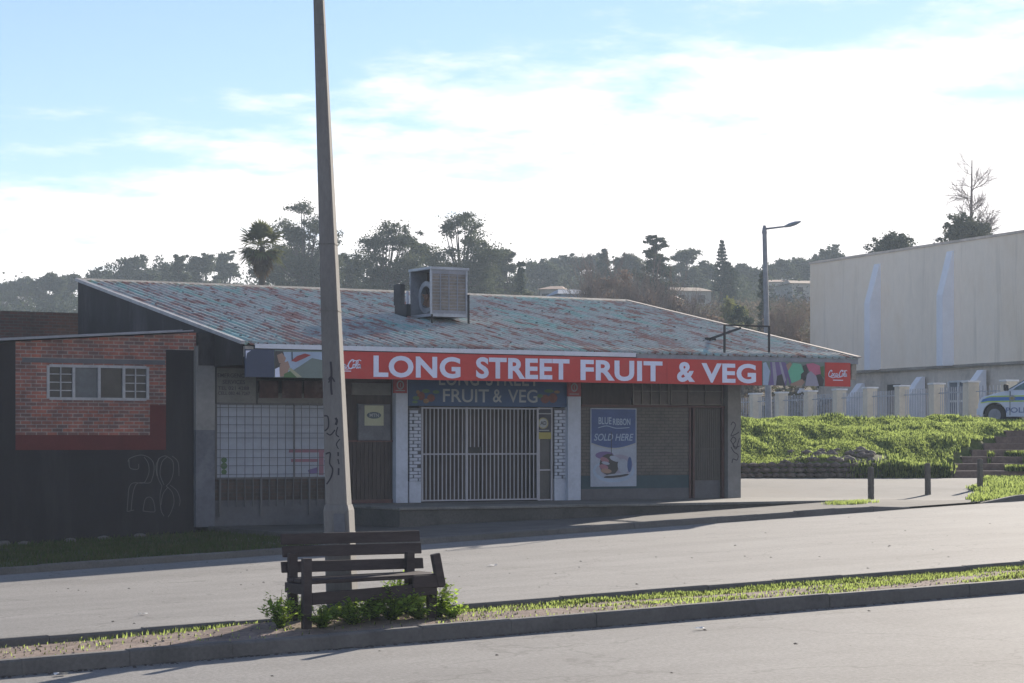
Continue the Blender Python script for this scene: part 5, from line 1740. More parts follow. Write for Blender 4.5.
def fin(px, z0, zm, z1, pb_, pt_, wd, name='buttress'):
    s = hall_s(px)
    prof = [(0.0, z0 * HK), (pb_, z0 * HK), (pb_, zm * HK), (pt_, z1 * HK), (0.0, z1 * HK)]
    mb = MB(); vs_ = []
    for ss in (s - wd / 2, s + wd / 2):
        for o_, z in prof: vs_.append((*hallpt(ss, o_), z))
    n = 5
    mb.add(vs_, [(i, (i + 1) % n, n + (i + 1) % n, n + i) for i in range(n)] + [tuple(range(n)), tuple(range(2 * n - 1, n - 1, -1))])
    mb.build(name, M['hallfin'], hall)
fin(878, ZC + .02, 6.0, 7.7, .55, .06, .45); fin(951, ZC + .02, 6.0, 7.8, .55, .06, .45); 
for px, top_ in ((802, 2.5), (862, 2.6), (922, 2.75), (983, 2.9)):
    fin(px, .3, top_ - .8, top_, .8, .12, .45, 'lower_buttress')
mb = MB()
for p0, p1, z0, z1 in ((818, 834, .7, 2.0), (884, 897, .7, 2.5), (773, 781, .7, 2.2)):
    if p0 < 800: continue
    mb = MB(); hbox(mb, hall_s(p0), hall_s(p1), -.17, -.16, z0, z1)
    mb.build('doorway_shade', M['dark'], hall)  # flat dark panel on the wall; shade inside the opening put into colour
hw = bpy.data.objects.new('window', None); C.objects.link(hw); hw.parent = hall
mb = MB(); s0, s1 = hall_s(946), hall_s(966); hbox(mb, s0, s1, -.17, -.155, .9, 2.5); mb.build('pane', mat('dull_hall_pane', (.10, .12, .15), .3, .2, 1, 6), hw)
mb = MB()
for t in (0, .5, 1): hbox(mb, s0 + (s1 - s0) * t - .05, s0 + (s1 - s0) * t + .05, -.154, -.10, .9, 2.5)
for z in (.9, 1.7, 2.5): hbox(mb, s0, s1, -.153, -.12, z - .04, z + .04)
mb.build('frame', M['pillarcap'], hw)

fence = thing('boundary_fence', 'fence of beige plaster pillars and upright grey railings along the top of the bank', 'fence', (*xy(14, 84), .6))
FP = [(727, 98.5), (755.5, 96.0), (781.5, 93.6), (810.5, 91.0), (839.5, 88.3), (870, 85.6), (902, 82.8), (936.5, 79.8), (971, 77.0), (1009, 74.8 + 1.0), (1050, 73.4 + 1)]
FT = 2.18
pts = []
for px, Y in FP:
    X = (px - 512) / F * Y; pts.append(Vector((*xy(X, Y), 0)))
fd = (pts[7] - pts[3]).normalized()
fa = math.atan2(fd.y, fd.x)
for p in pts:
    mb = MB(); a1 = Vector((math.cos(fa), math.sin(fa), 0)); mb.beam((p.x, p.y, .5), (p.x, p.y, FT - .07), .42, .42, a1); mb.build('pillar', M['pillar'], fence, bevel=.01)
    mb = MB(); mb.beam((p.x, p.y, FT - .069), (p.x, p.y, FT), .50, .50, a1); mb.build('pillar_cap', M['pillarcap'], fence, bevel=.01)
for a_, b__ in zip(pts, pts[1:]):
    mb = MB(); d = (b__ - a_); ln = d.length; d.normalize()
    A = a_ + d * .21; B = b__ - d * .21
    for z in (.85, FT - .38): mb.beam((A.x, A.y, z), (B.x, B.y, z), .03, .04)
    n = int((ln - .42) / .145)
    for i in range(1, n):
        q = A.lerp(B, i / n); mb.beam((q.x, q.y, .66), (q.x, q.y, FT - .18), .022, .022)
    mb.build('railing_panel', M['railing'], fence)

# ------------------------------------------------------------------ police vehicle
CY = 73.6
cX = (977.5 - 512) / F * CY
cz0 = -(426.2 - HOR) / F * CY
car = thing('police_car', 'white police vehicle with blue and yellow stripes parked above the grass bank', 'police car', (*xy(cX, CY), cz0), rz=-TH - R(33))
def carmb(): return MB()
def cbuild(mb, name, m, parent=None, bevel=0, smooth=False):
    """local car space: x back along the car, y away from the street, z up"""
    me_v = mb.v
    me = bpy.data.meshes.new(name); me.from_pydata([tuple(p) for p in me_v], [], mb.f); me.materials.append(m)
    bm = bmesh.new(); bm.from_mesh(me); bmesh.ops.recalc_face_normals(bm, faces=bm.faces); bm.to_mesh(me); bm.free()
    if smooth: me.polygons.foreach_set('use_smooth', [True] * len(me.polygons))
    o = bpy.data.objects.new(name, me); C.objects.link(o); o.parent = parent or car
    if bevel:
        b = o.modifiers.new('bevel', 'BEVEL'); b.width = bevel; b.segments = 3; b.limit_method = 'ANGLE'; b.angle_limit = R(25)
    return o
WX = (.58, 3.25); WR = .36
out_l = [(.06, .34), (.0, .45), (.0, .72), (.05, .88), (.18, .98), (.45, 1.06), (.95, 1.17), (1.15, 1.19), (4.3, 1.19), (4.35, .95), (4.36, .45), (4.3, .30)]
low = [(4.3, .30)]
for wx in reversed(WX):
    low += [(wx + .40, .30)] + [(wx + .40 * math.cos(t), .40 + .38 * math.sin(t)) for t in np.linspace(0.05, math.pi - .05, 13)] + [(wx - .40, .30)]
low += [(.10, .30)]
outline = out_l[:-1] + low
mb = MB(); W0, W1 = 0.0, 1.72
n = len(outline)
# lofted body: the side bulges out at mid height
def yb(z): return .02 + .05 * max(0, (z - .75) / .45) ** 1.5
vs_ = [(x, yb(z), z) for x, z in outline] + [(x, W1 - yb(z), z) for x, z in outline]
mb.add(vs_, [(i, (i + 1) % n, n + (i + 1) % n, n + i) for i in range(n)] + [tuple(range(n - 1, -1, -1)), tuple(range(n, 2 * n))])
cbuild(mb, 'body', M['carwhite'], bevel=.03)
gh = [(.98, 1.17), (1.22, 1.30), (1.55, 1.50), (1.85, 1.64), (2.2, 1.70), (3.5, 1.70), (4.05, 1.62), (4.3, 1.19)]
mb = MB(); n = len(gh)
def yg2(z): return .07 + .16 * (z - 1.17) / .53
vs_ = [(x, yg2(z), z) for x, z in gh] + [(x, W1 - yg2(z), z) for x, z in gh]
mb.add(vs_, [(i, (i + 1) % n, n + (i + 1) % n, n + i) for i in range(n)] + [tuple(range(n - 1, -1, -1)), tuple(range(n, 2 * n))])
cbuild(mb, 'roof', M['carwhite'], bevel=.03)
def sidepoly(pts, off, name, m, side=0):
    mb = MB()
    P_ = [(x, (yg2(z) - off) if side == 0 else (W1 - yg2(z) + off), z) for x, z in pts]
    Q_ = [(x, y + (.012 if side == 0 else -.012), z) for x, y, z in P_]
    k = len(pts); mb.add(P_ + Q_, [(i, (i + 1) % k, k + (i + 1) % k, k + i) for i in range(k)] + [tuple(range(k - 1, -1, -1)), tuple(range(k, 2 * k))])
    return cbuild(mb, name, m)
for sd in (0, 1):
    sidepoly([(1.20, 1.20), (1.30, 1.29), (1.62, 1.47), (1.92, 1.60), (2.28, 1.64), (2.30, 1.20)], .010, 'side_window', M['carglass'], sd)
    sidepoly([(2.40, 1.20), (2.40, 1.64), (3.3, 1.64), (3.45, 1.20)], .010, 'side_window', M['carglass'], sd)
mb = MB(); mb.add([(1.00, .16, 1.20), (1.83, .26, 1.655), (1.83, 1.46, 1.655), (1.00, 1.56, 1.20), (.97, .16, 1.215), (1.80, .26, 1.675), (1.80, 1.46, 1.675), (.97, 1.56, 1.215)], [(0,3,2,1),(4,5,6,7),(0,1,5,4),(1,2,6,5),(2,3,7,6),(3,0,4,7)])
cbuild(mb, 'windscreen', M['carglass'])
for wx in WX:
    for y0_, y1_ in ((.05, .25), (1.47, 1.67)):
        wh = bpy.data.objects.new('wheel', None); C.objects.link(wh); wh.parent = car; wh.location = (wx, 0, .36)
        mb = MB(); mb.tube((0, y0_, 0), (0, y1_, 0), WR, WR, 24); cbuild(mb, 'tyre', M['rubber'], wh, bevel=.02)
        mb = MB(); yy_ = y0_ - .008 if y0_ < .5 else y1_ + .008
        mb.tube((0, yy_, 0), (0, (y0_ + y1_) / 2, 0), .22, .22, 18); mb.tube((0, yy_ - .01 if y0_ < .5 else yy_ + .01, 0), (0, (y0_ + y1_) / 2, 0), .07, .07, 10)
        for k in range(5):
            t = k * 2 * math.pi / 5; mb.beam((0, yy_ - .004, 0), (.21 * math.cos(t), yy_ - .004, .21 * math.sin(t)), .05, .02, (0, 1, 0))
        cbuild(mb, 'rim', M['galvdull'], wh)
for wx in WX:
    mb = MB()
    for s_ in range(12):
        t0 = math.pi * s_ / 12; t1 = math.pi * (s_ + 1) / 12
        mb.add([(wx + .395 * math.cos(t0), .03, .40 + .375 * math.sin(t0)), (wx + .395 * math.cos(t1), .03, .40 + .375 * math.sin(t1)), (wx + .395 * math.cos(t1), .6, .40 + .375 * math.sin(t1)), (wx + .395 * math.cos(t0), .6, .40 + .375 * math.sin(t0))], [(0, 1, 2, 3)])
    cbuild(mb, 'wheel_arch', M['rubber'])
def stripe(pts, name, m, y=.0):
    for side in (0, 1):
        mb = MB(); P_ = [(x, (yb(z) - .014 - y) if side == 0 else (W1 - yb(z) + .014 + y), z) for x, z in pts]; Q_ = [(x, q + (.010 if side == 0 else -.010), z) for x, q, z in P_]
        k = len(pts); mb.add(P_ + Q_, [(i, (i + 1) % k, k + (i + 1) % k, k + i) for i in range(k)] + [tuple(range(k - 1, -1, -1)), tuple(range(k, 2 * k))])
        cbuild(mb, name, m)
stripe([(.12, .80), (.35, .84), (4.30, .87), (4.30, .98), (.4, .96), (.18, .90)], 'blue_stripe', M['carblue'])
stripe([(.22, .915), (.42, .97), (4.30, .99), (4.30, 1.035), (.45, 1.01), (.28, .955)], 'yellow_stripe', M['caryellow'], .001)
stripe([(.10, .765), (.35, .80), (4.30, .82), (4.30, .865), (.35, .838), (.11, .795)], 'yellow_stripe', M['caryellow'], .001)
mb = MB(); mb.box(.045, .10, .06, .40, .74, .90); cbuild(mb, 'headlight', M['lampglass'], bevel=.02)
mb = MB(); mb.box(.045, .10, 1.32, 1.66, .74, .90); cbuild(mb, 'headlight', M['lampglass'], bevel=.02)
mb = MB(); mb.box(-.06, .10, .04, 1.68, .36, .60); cbuild(mb, 'bumper', M['carwhite'], bevel=.04)
mb = MB(); mb.box(-.01, .04, .5, 1.22, .66, .84); cbuild(mb, 'grille', M['rubber'], bevel=.02)
for y0_, y1_ in ((-.16, .04), (1.68, 1.88)):
    mb = MB(); mb.box(.95, 1.08, y0_, y1_, 1.17, 1.39); cbuild(mb, 'mirror', M['rubber'], bevel=.04)
mb = MB()
for x in (1.12, 2.36): mb.box(x, x + .012, -.001, .004 + .03, .36, 1.16)
cbuild(mb, 'door_seam', M['rubber'])
mb = MB(); mb.box(1.98, 2.16, -.035, .03, 1.06, 1.10); cbuild(mb, 'door_handle', M['rubber'], bevel=.01)
mb = MB(); mb.tube((1.20, -.012, .925), (1.20, .02, .925), .105, .105, 16); cbuild(mb, 'badge', mat('dull_silver_badge', (.25, .26, .27), .4, .2, 8, 30))
mb = MB(); mb.tube((1.20, -.018, .925), (1.20, -.01, .925), .06, .06, 5); cbuild(mb, 'badge_star', mat('gold_star', (.25, .22, .08), .4, .1, 8, 30))
def ctext(s, x0_, x1_, z0_, z1_, m, side=0, **k):
    cu = bpy.data.curves.new('t', 'FONT'); cu.body = s; cu.offset = k.get('bold', .02); cu.resolution_u = 3
    t = bpy.data.objects.new('tmp', cu); C.objects.link(t)
    dg = bpy.context.evaluated_depsgraph_get(); dg.update(); me = bpy.data.meshes.new_from_object(t.evaluated_get(dg)); bpy.data.objects.remove(t)
    n = len(me.vertices); co = np.zeros(n * 3); me.vertices.foreach_get('co', co); co = co.reshape(-1, 3); mn = co.min(0); mx = co.max(0)
    fx = (co[:, 0] - mn[0]) / (mx[0] - mn[0]); fz = (co[:, 1] - mn[1]) / (mx[1] - mn[1])
    P_ = np.stack([x0_ + fx * (x1_ - x0_) if side == 0 else x1_ - fx * (x1_ - x0_), np.full(n, .012 if side == 0 else W1 - .012), z0_ + fz * (z1_ - z0_)], 1)
    me.vertices.foreach_set('co', P_.ravel()); me.materials.clear(); me.materials.append(m); me.update()
    o = bpy.data.objects.new('lettering', me); C.objects.link(o); o.parent = car
ctext('POLICE', .98, 2.05, .44, .62, M['cartext']); ctext('POLICE', .98, 2.05, .44, .62, M['cartext'], 1)

# ------------------------------------------------------------------ street lamp
lY = 75.0
lb_ = cw(769, 443, lY)
lamp = thing('street_lamp', 'grey street lamp with a single arm rising behind the shop roof', 'street lamp', (lb_.x, lb_.y, .55))
mb = MB(); ztop = -(229 - HOR) / F * lY
topp = cw(764.5, 229, lY)
mb.tube((lb_.x, lb_.y, .5), tuple(topp), .115, .075, 12)
mb.build('pole', M['galvdull'], lamp, smooth=False)
mb = MB(); mb.tube(topp - Vector((0, 0, .15)), topp + Vector((0, 0, .12)), .10, .05, 10); mb.build('finial', M['galvdull'], lamp)
mb = MB(); e1 = cw(785, 226.5, lY - .2); mb.tube(topp, e1, .035, .03, 8); mb.build('arm', M['galvdull'], lamp)
e2 = cw(801, 221.5, lY - .3)
mb = MB()
d = (e2 - e1).normalized()
for t0, t1, r0, r1 in ((0, .3, .04, .07), (.3, .65, .07, .07), (.65, 1, .07, .02)):
    mb.tube(e1.lerp(e2, t0), e1.lerp(e2, t1), r0, r1, 8)
mb.build('lamp_head', M['galv'], lamp)

# ------------------------------------------------------------------ trees
def leafcloud(lobes, size, rs, flat_=1.0):
    """lobes: (cx,cy,cz,rx,ry,rz,n) -> many small faces spread through each lobe, thinned into sub-clumps"""
    Vs = []
    for (cx, cy, cz_, rx, ry, rz_, n) in lobes:
        k = max(3, n // 60)
        sub = rs.normal(0, 1, (k, 3)); sub /= np.linalg.norm(sub, axis=1)[:, None]; sub *= (rs.random((k, 1)) ** .4) * .85
        idx = rs.integers(0, k, n)
        pt = sub[idx] + rs.normal(0, .31, (n, 3))
        pt = pt * np.array([rx, ry, rz_]) + np.array([cx, cy, cz_])
        Vs.append(pt)
    Pn = np.concatenate(Vs); n = len(Pn)
    a = rs.normal(0, 1, (n, 3)); a /= np.linalg.norm(a, axis=1)[:, None]
    b = rs.normal(0, 1, (n, 3)); b -= (b * a).sum(1)[:, None] * a; b /= np.linalg.norm(b, axis=1)[:, None]
    s = size * rs.uniform(.5, 1.3, n)[:, None]
    a *= s * .5; b *= s * .32
    V = np.stack([Pn - a, Pn + b, Pn + a, Pn - b], 1).reshape(-1, 3)
    return V, np.arange(len(V)).reshape(-1, 4)

def branch(mb, p, d, ln, r, depth, rs, spread=.55, segs=3, up=.1):
    """bare branching skeleton"""
    q = p.copy()
    for s in range(segs):
        d = (d + Vector(rs.normal(0, .12, 3).tolist()) + Vector((0, 0, up))).normalized()
        q2 = q + d * ln / segs
        mb.tube(q, q2, r * (1 - s / segs * .35), r * (1 - (s + 1) / segs * .35), 5 if depth > 1 else 3, False)
        q = q2
        if depth > 0:
            for _ in range(2 if depth > 1 else 3):
                dd = (d + Vector(rs.normal(0, spread, 3).tolist())).normalized()
                branch(mb, q, dd, ln * rs.uniform(.5, .75), r * .5, depth - 1, rs, spread, segs, up)

def tree(px, ytop, wpx, Y, kind, label, seed, base=None, group=None, ybot=None, name=None):
    rs = np.random.default_rng(seed)
    X = (px - 512) / F * Y
    u, v = xy(X, Y)
    zb_ = hillz(X, Y) if base is None else base
    zt = -(ytop - HOR) / F * Y
    H_ = (zt - zb_) * (1.07 if kind in ('pine', 'gum', 'broad') else 1.0)
    Wd = wpx / F * Y
    names = {'gum': 'gum_tree', 'pine': 'pine_tree', 'bare': 'bare_tree', 'norfolk': 'norfolk_pine', 'bush': 'round_bush', 'cedar': 'cypress_tree', 'broad': 'broadleaf_tree', 'tier': 'pine_tree'}
    cats = {'bush': 'bush'}
    root = thing(name or names[kind], label, cats.get(kind, 'tree'), (u, v, zb_), group)
    B = Vector((u, v, zb_))
    rt = Vector((CT, -ST, 0)); fw = Vector((ST, CT, 0))
    tm = MB(); lobes = []
    ls = max(.22, Y * .00125)
    def lobe(x, z, r, n, fl=.6, dy=None, sat=True):
        dy = rs.uniform(-.3, .3) * Wd if dy is None else dy
        c = B + rt * x + fw * dy + Vector((0, 0, z))
        lobes.append((c.x, c.y, c.z, r, r, r * fl, int(n * 1.2)))
        if sat and kind in ('gum', 'pine', 'broad', 'tier'):
            for _ in range(2):
                q = c + rt * rs.uniform(-1.3, 1.3) * r + fw * rs.uniform(-1, 1) * r + Vector((0, 0, rs.uniform(-.5, .6) * r)); r2 = r * rs.uniform(.3, .6)
                lobes.append((q.x, q.y, q.z, r2, r2, r2 * rs.uniform(.5, .9), int(n * .3)))
        return c
    if kind == 'bare':
        tr = H_ * .012 + .06
        solo = 'behind the beige hall' in label
        if solo:
            topq = B + Vector((0, 0, H_)); pts_ = [B, B.lerp(topq, .35) + rt * .15, B.lerp(topq, .7) - rt * .05, topq]
            tm.path(pts_, [.30, .22, .13, .04], 7)
            for k in range(34):
                f = rs.uniform(.42, .97); j = min(2, int(f * 3 * .999)); a0 = pts_[0].lerp(topq, f)
                az = rs.uniform(0, 6.28); el = R(rs.uniform(5, 50)); ln = (1.0 - f * .62) * Wd * 1.5 + .4
                branch(tm, a0, Vector((math.cos(az) * math.cos(el), math.sin(az) * math.cos(el), math.sin(el))), ln * .62, .09 * (1.2 - f), 2, rs, .4, 3, .05)
            tm.build('branches', M['twig'], root, fix=False)
            return root
        for k in range(1 if solo else max(4, int(wpx / 5))):
            xo = 0 if solo else rs.uniform(-.5, .5) * Wd
            b0 = B + rt * xo + (fw * rs.uniform(-1, 1) if not solo else Vector((0, 0, 0)))
            branch(tm, b0, Vector((rs.normal(0, .05), rs.normal(0, .05), 1)), H_ * (.50 if solo else rs.uniform(.32, .5)), tr * (1 if solo else .5), 3, rs, .42, 3, .12 if solo else .2)
        tm.build('branches', M['twig'], root, fix=False)
        if not solo:
            for i in range(int(wpx / 2)):
                x = rs.uniform(-.48, .48) * Wd; lobe(x, H_ * rs.uniform(.15, .86) * (1 - (x / Wd) ** 2), Wd * .10 + .3, 150, 1.0)
            V, Fq = leafcloud(lobes, .22, rs)
            npmesh('fine_twigs', V, Fq, M['twigcloud'], root)
        return root
    if kind == 'norfolk':
        tm.tube(B, B + Vector((0, 0, H_)), H_ * .014 + .05, .03, 6)
        k = 15
        for i in range(k):
            z = H_ * (.30 + .68 * i / k); r = Wd * .5 * (1 - (i / k) ** 1.15) + .12
            nb_ = 9
            for j in range(nb_):
                t = j * 2 * math.pi / nb_ + i; c = B + Vector((math.cos(t) * r, math.sin(t) * r, z + r * .22)); tm.tube(B + Vector((0, 0, z)), c, .05, .015, 3, False)
                for q in (.35, .65, .92):
                    m_ = (B + Vector((0, 0, z))).lerp(c, q); lobes.append((m_.x, m_.y, m_.z, r * .16, r * .16, .14, 10))
        ls *= .8
    elif kind == 'tier':
        tm.tube(B, B + Vector((0, 0, H_ * .97)), H_ * .02 + .08, .05, 7)
        for i in range(30):
            f = i / 29; z = H_ * (.16 + .80 * f); wr = Wd * .55 * (1 - f * .55)
            x = rs.uniform(-.6, .6) * wr
            c = lobe(x, z, wr * rs.uniform(.35, .6), 230, .35, rs.uniform(-.5, .5) * wr)
            tm.tube(B + Vector((0, 0, z - .4)), c, .07, .03, 4, False)
    elif kind == 'cedar':
        tm.tube(B, B + Vector((0, 0, H_ * .9)), H_ * .02 + .08, .04, 6)
        for i in range(14):
            f = i / 13; r = Wd * .5 * (math.sin(math.pi * (.12 + .80 * f)) ** .7) * (1.0 - .25 * f)
            for j in range(2): lobe(rs.uniform(-.3, .3) * r, H_ * (.10 + .86 * f), max(r * .75, .3), 150, .8, rs.uniform(-.3, .3) * r)
    elif kind == 'bush':
        for i in range(22):
            a = rs.uniform(0, 6.28); rr = Wd * .36 * math.sqrt(rs.random()); z = H_ * rs.uniform(.15, .8)
            lobe(math.cos(a) * rr, z, Wd * .2, 150, .8, math.sin(a) * rr)
        tm.tube(B, B + Vector((0, 0, H_ * .5)), .12, .06, 6)
    elif kind == 'gum':
        tr = H_ * .02 + .10
        fork = B + rt * rs.uniform(-.05, .05) * Wd + Vector((0, 0, H_ * .34)); tm.tube(B, fork, tr, tr * .75, 8, False)
        nl = max(14, int(wpx / 1.9))
        for i in range(nl):
            x = rs.uniform(-.48, .48) * Wd; e = 1 - (2 * x / Wd) ** 2 * .38
            z = H_ * (rs.uniform(.40, .88)) * e
            if i < 5: z = H_ * rs.uniform(.84, .92) * e; x *= .7
            r = Wd * rs.uniform(.10, .17) + .25
            c = lobe(x, z, r, 170 + 4600 / nl, rs.uniform(.5, .75))
            mid = fork.lerp(c, .5) + Vector((0, 0, -.05 * H_)); tm.tube(fork, mid, tr * .45, tr * .28, 5, False); tm.tube(mid, c, tr * .28, .03, 4, False)
        for i in range(nl): lobe(rs.uniform(-.46, .46) * Wd, H_ * rs.uniform(.08, .50), Wd * .16 + .2, 240, .8)
    else:   # pine / broad : dense rounded heads on visible stems
        tr = H_ * .018 + .09
        fork = B + Vector((0, 0, H_ * .4)); tm.tube(B, fork, tr, tr * .8, 7, False)
        nl = max(12, int(wpx / 2.2))
        for i in range(nl):
            a = rs.uniform(-1, 1); x = a * .42 * Wd; e = math.sqrt(max(.05, 1 - a * a * .7))
            z = H_ * (.30 + .58 * e * rs.uniform(.35, 1.0) ** .6)
            r = Wd * rs.uniform(.13, .21) + .2
            c = lobe(x, z, r, 170 + 3200 / nl, .6)
            tm.tube(fork, c, tr * .3, .03, 4, False)
        for i in range(nl): lobe(rs.uniform(-.5, .5) * Wd, H_ * rs.uniform(.05, .5), Wd * .17 + .2, 200, .8)
    lm = {'gum': M['gum'], 'pine': M['pine'], 'norfolk': M['cedar'], 'bush': M['cedar'], 'cedar': M['cedar'], 'broad': M['gum2'], 'tier': M['pine']}[kind]
    if label.startswith('yellow'): lm = M['brightbush']
    V, Fq = leafcloud(lobes, ls * (.8 if kind in ('gum',) else .9), rs)
    npmesh('crown', V, Fq, lm, root)
    tm.build('trunk', M['bark'], root, fix=False)
    return root

G1 = 'trees along the far hilltop'
T = [
 (4, 283, 36, 330, 'pine', 'low dark hilltop tree at the far left edge of the picture'),
 (24, 279, 34, 330, 'pine', 'low rounded pine second from the left edge on the hill'),
 (48, 269, 30, 310, 'pine', 'small peaked pine above the brown parapet wall'),
 (71, 272, 26, 320, 'pine', 'small spreading pine just left of the shop gable peak'),
 (100, 266, 30, 300, 'pine', 'pine with a sloping crown above the left end of the shop ridge'),
 (132, 258, 52, 290, 'pine', 'wide dark domed pine above the left of the ridge'),
 (165, 261, 42, 295, 'pine', 'dark domed pine right of the widest left pine'),
 (182, 256, 20, 260, 'gum', 'thin airy gum tree with sky showing through, left of the palm'),
 (203, 252, 36, 280, 'gum', 'bushy gum tree left of the palm'),
 (226, 254, 30, 300, 'gum', 'rounded gum tree directly behind the left side of the palm'),
 (302, 203, 66, 215, 'gum', 'tall spreading gum tree between palm and concrete pole'),
 (285, 246, 60, 225, 'broad', 'dense lower tree behind the palm and the tall gum'),
 (345, 252, 40, 230, 'gum', 'dark tree peeping out right of the concrete pole'),
 (388, 225, 66, 205, 'gum', 'broad grey green gum tree left of the roof cooler'),
 (418, 238, 30, 215, 'gum', 'slender gum tree between the broad gum and the tallest gum'),
 (461, 212, 66, 200, 'gum', 'tall ragged gum tree rising above the roof cooler'),
 (478, 262, 44, 240, 'broad', 'low bushy tree right of the roof cooler'),
 (508, 246, 34, 230, 'gum', 'small gum with a flat top right of the tall ragged gum'),
 (520, 262, 16, 190, 'cedar', 'narrow dark conifer right of the flat topped gum'),
 (538, 262, 38, 300, 'pine', 'distant rounded pine right of the narrow conifer'),
 (560, 256, 36, 330, 'pine', 'distant pine above the blue walled house'),
 (584, 253, 34, 330, 'pine', 'distant dark pine left of the pale bare trees'),
 (604, 249, 22, 260, 'cedar', 'pointed conifer behind the left of the bare trees'),
 (628, 254, 34, 290, 'broad', 'grey green tree behind the right of the bare trees'),
 (656, 234, 46, 210, 'tier', 'tall layered pine standing right of the bare trees'),
 (684, 249, 36, 290, 'gum', 'hazy gum tree between layered pine and pointed conifer'),
 (705, 258, 34, 300, 'pine', 'hazy rounded tree just left of the tall pointed conifer'),
 (722, 237, 20, 235, 'norfolk', 'tall pointed conifer with open tiered branches'),
 (727, 262, 30, 235, 'cedar', 'dark tree clothing the foot of the pointed conifer'),
 (748, 261, 34, 320, 'pine', 'hazy tree between pointed conifer and street lamp'),
 (779, 260, 34, 320, 'pine', 'hazy tree directly behind the street lamp'),
 (803, 258, 34, 330, 'pine', 'hazy tree right of the street lamp'),
 (828, 249, 40, 300, 'gum', 'gum tree rising over the left corner of the beige hall'),
 (853, 262, 30, 320, 'pine', 'low tree top just above the left part of the hall roof'),
 
]
for i, (px, yt, wp, Y, kd, lb) in enumerate(T):
    tree(px, yt, wp, Y, kd, lb, 100 + i, group=G1)
tree(764, 270, 9, 150, 'cedar', 'thin dark cypress left of the street lamp', 201, group='trees on the scrubby slope', name='cypress_tree')
tree(742, 283, 34, 135, 'bush', 'dark green rounded bush on the slope left of the street lamp', 202, group='trees on the scrubby slope', base=3.0)
tree(731, 279, 36, 150, 'bush', 'yellow green bush behind the dark rounded one', 203, group='trees on the scrubby slope', base=5.0)
tree(545, 287, 34, 150, 'bush', 'yellow green low bush just over the shop ridge', 204, group='trees on the scrubby slope')
tree(522, 284, 34, 165, 'broad', 'dark low tree touching the ridge line right of centre', 205, group='trees on the scrubby slope')
for i, (px, yt, wp, Y, lb) in enumerate(((608, 262, 46, 150, 'leafless pale brown tree, left one above the ridge'),
                                        (632, 256, 44, 145, 'leafless pale brown tree left of the layered pine'),
                                        (590, 275, 30, 160, 'small leafless tree beside the blue walled house'),
                                        (680, 286, 46, 140, 'leafless tree below the layered pine'),
                                        (783, 288, 34, 145, 'leafless scrub tree right of the street lamp pole'),
                                        (705, 298, 40, 125, 'leafless scrub tree left of the dark rounded bush'),
                                        (652, 284, 36, 135, 'leafless tree at the right end of the ridge'))):
    tree(px, yt, wp, Y, 'bare', lb, 300 + i, group='leafless trees on the slope')
tree(893, 231, 52, 178, 'pine', 'rounded dark tree top above the middle of the hall roof', 402, group='trees behind the hall', base=8.0)
tree(972, 160, 30, 165, 'bare', 'tall bare tree standing behind the beige hall', 400, base=5.0)
tree(966, 208, 50, 163, 'broad', 'dark leafy lower tree wrapped round the tall bare one', 401, base=8.0, group='trees behind the hall', name='broadleaf_tree')

# palm
pY = 120.0
pb0 = cw(262, 443, pY); pzb = hillz((262 - 512) / F * pY, pY)
palm = thing('palm_tree', 'fan palm with a skirt of dead fronds rising over the shop ridge', 'palm tree', (pb0.x, pb0.y, pzb))
hz_ = -(247 - HOR) / F * pY
crown_c = Vector((pb0.x, pb0.y, hz_))
mb = MB(); mb.tube((pb0.x, pb0.y, pzb - .3), crown_c, .24, .16, 10); mb.build('trunk', M['bark'], palm)
def fronds(n, el0, el1, ln0, ln1, seed, zoff=0.0, droop=.3):
    rs = np.random.default_rng(seed); V = []; Fq = []
    for i in range(n):
        az = rs.uniform(0, 6.283); el = R(rs.uniform(el0, el1)); ln = rs.uniform(ln0, ln1)
        d = Vector((math.cos(az) * math.cos(el), math.sin(az) * math.cos(el), math.sin(el)))
        st_ = crown_c + Vector((0, 0, zoff * rs.random())); hub = st_ + d * ln * .45
        side = d.cross(Vector((0, 0, 1))).normalized(); upv = side.cross(d)
        b = len(V); V += [st_ + side * .02, st_ - side * .02, hub - side * .02, hub + side * .02]; Fq.append((b, b + 1, b + 2, b + 3))
        for k in range(15):
            a = R(-80 + 160 * k / 14); dd = (d * math.cos(a) + side * math.sin(a) + upv * .15 * rs.normal()).normalized()
            L_ = ln * .62 * (1 - .25 * abs(a) / 1.4); tip = hub + dd * L_ + Vector((0, 0, -droop * L_ * rs.uniform(.3, 1)))
            m_ = hub + dd * L_ * .55; w2 = (d * -math.sin(a) + side * math.cos(a)) * .06
            b = len(V); V += [hub, m_ + w2, tip, m_ - w2]; Fq.append((b, b + 1, b + 2, b + 3))
    return V, Fq
V, Fq = fronds(44, -42, 80, 1.25, 1.75, 1); npmesh('crown', V, Fq, M['palmleaf'], palm)
V, Fq = fronds(14, -55, -20, .9, 1.15, 2, -.3, .4); npmesh('old_fronds', V, Fq, M['palmdead'], palm)
V, Fq = fronds(70, -88, -68, .7, 1.1, 3, -.7, .2); npmesh('dead_skirt', V, Fq, M['palmdead'], palm)

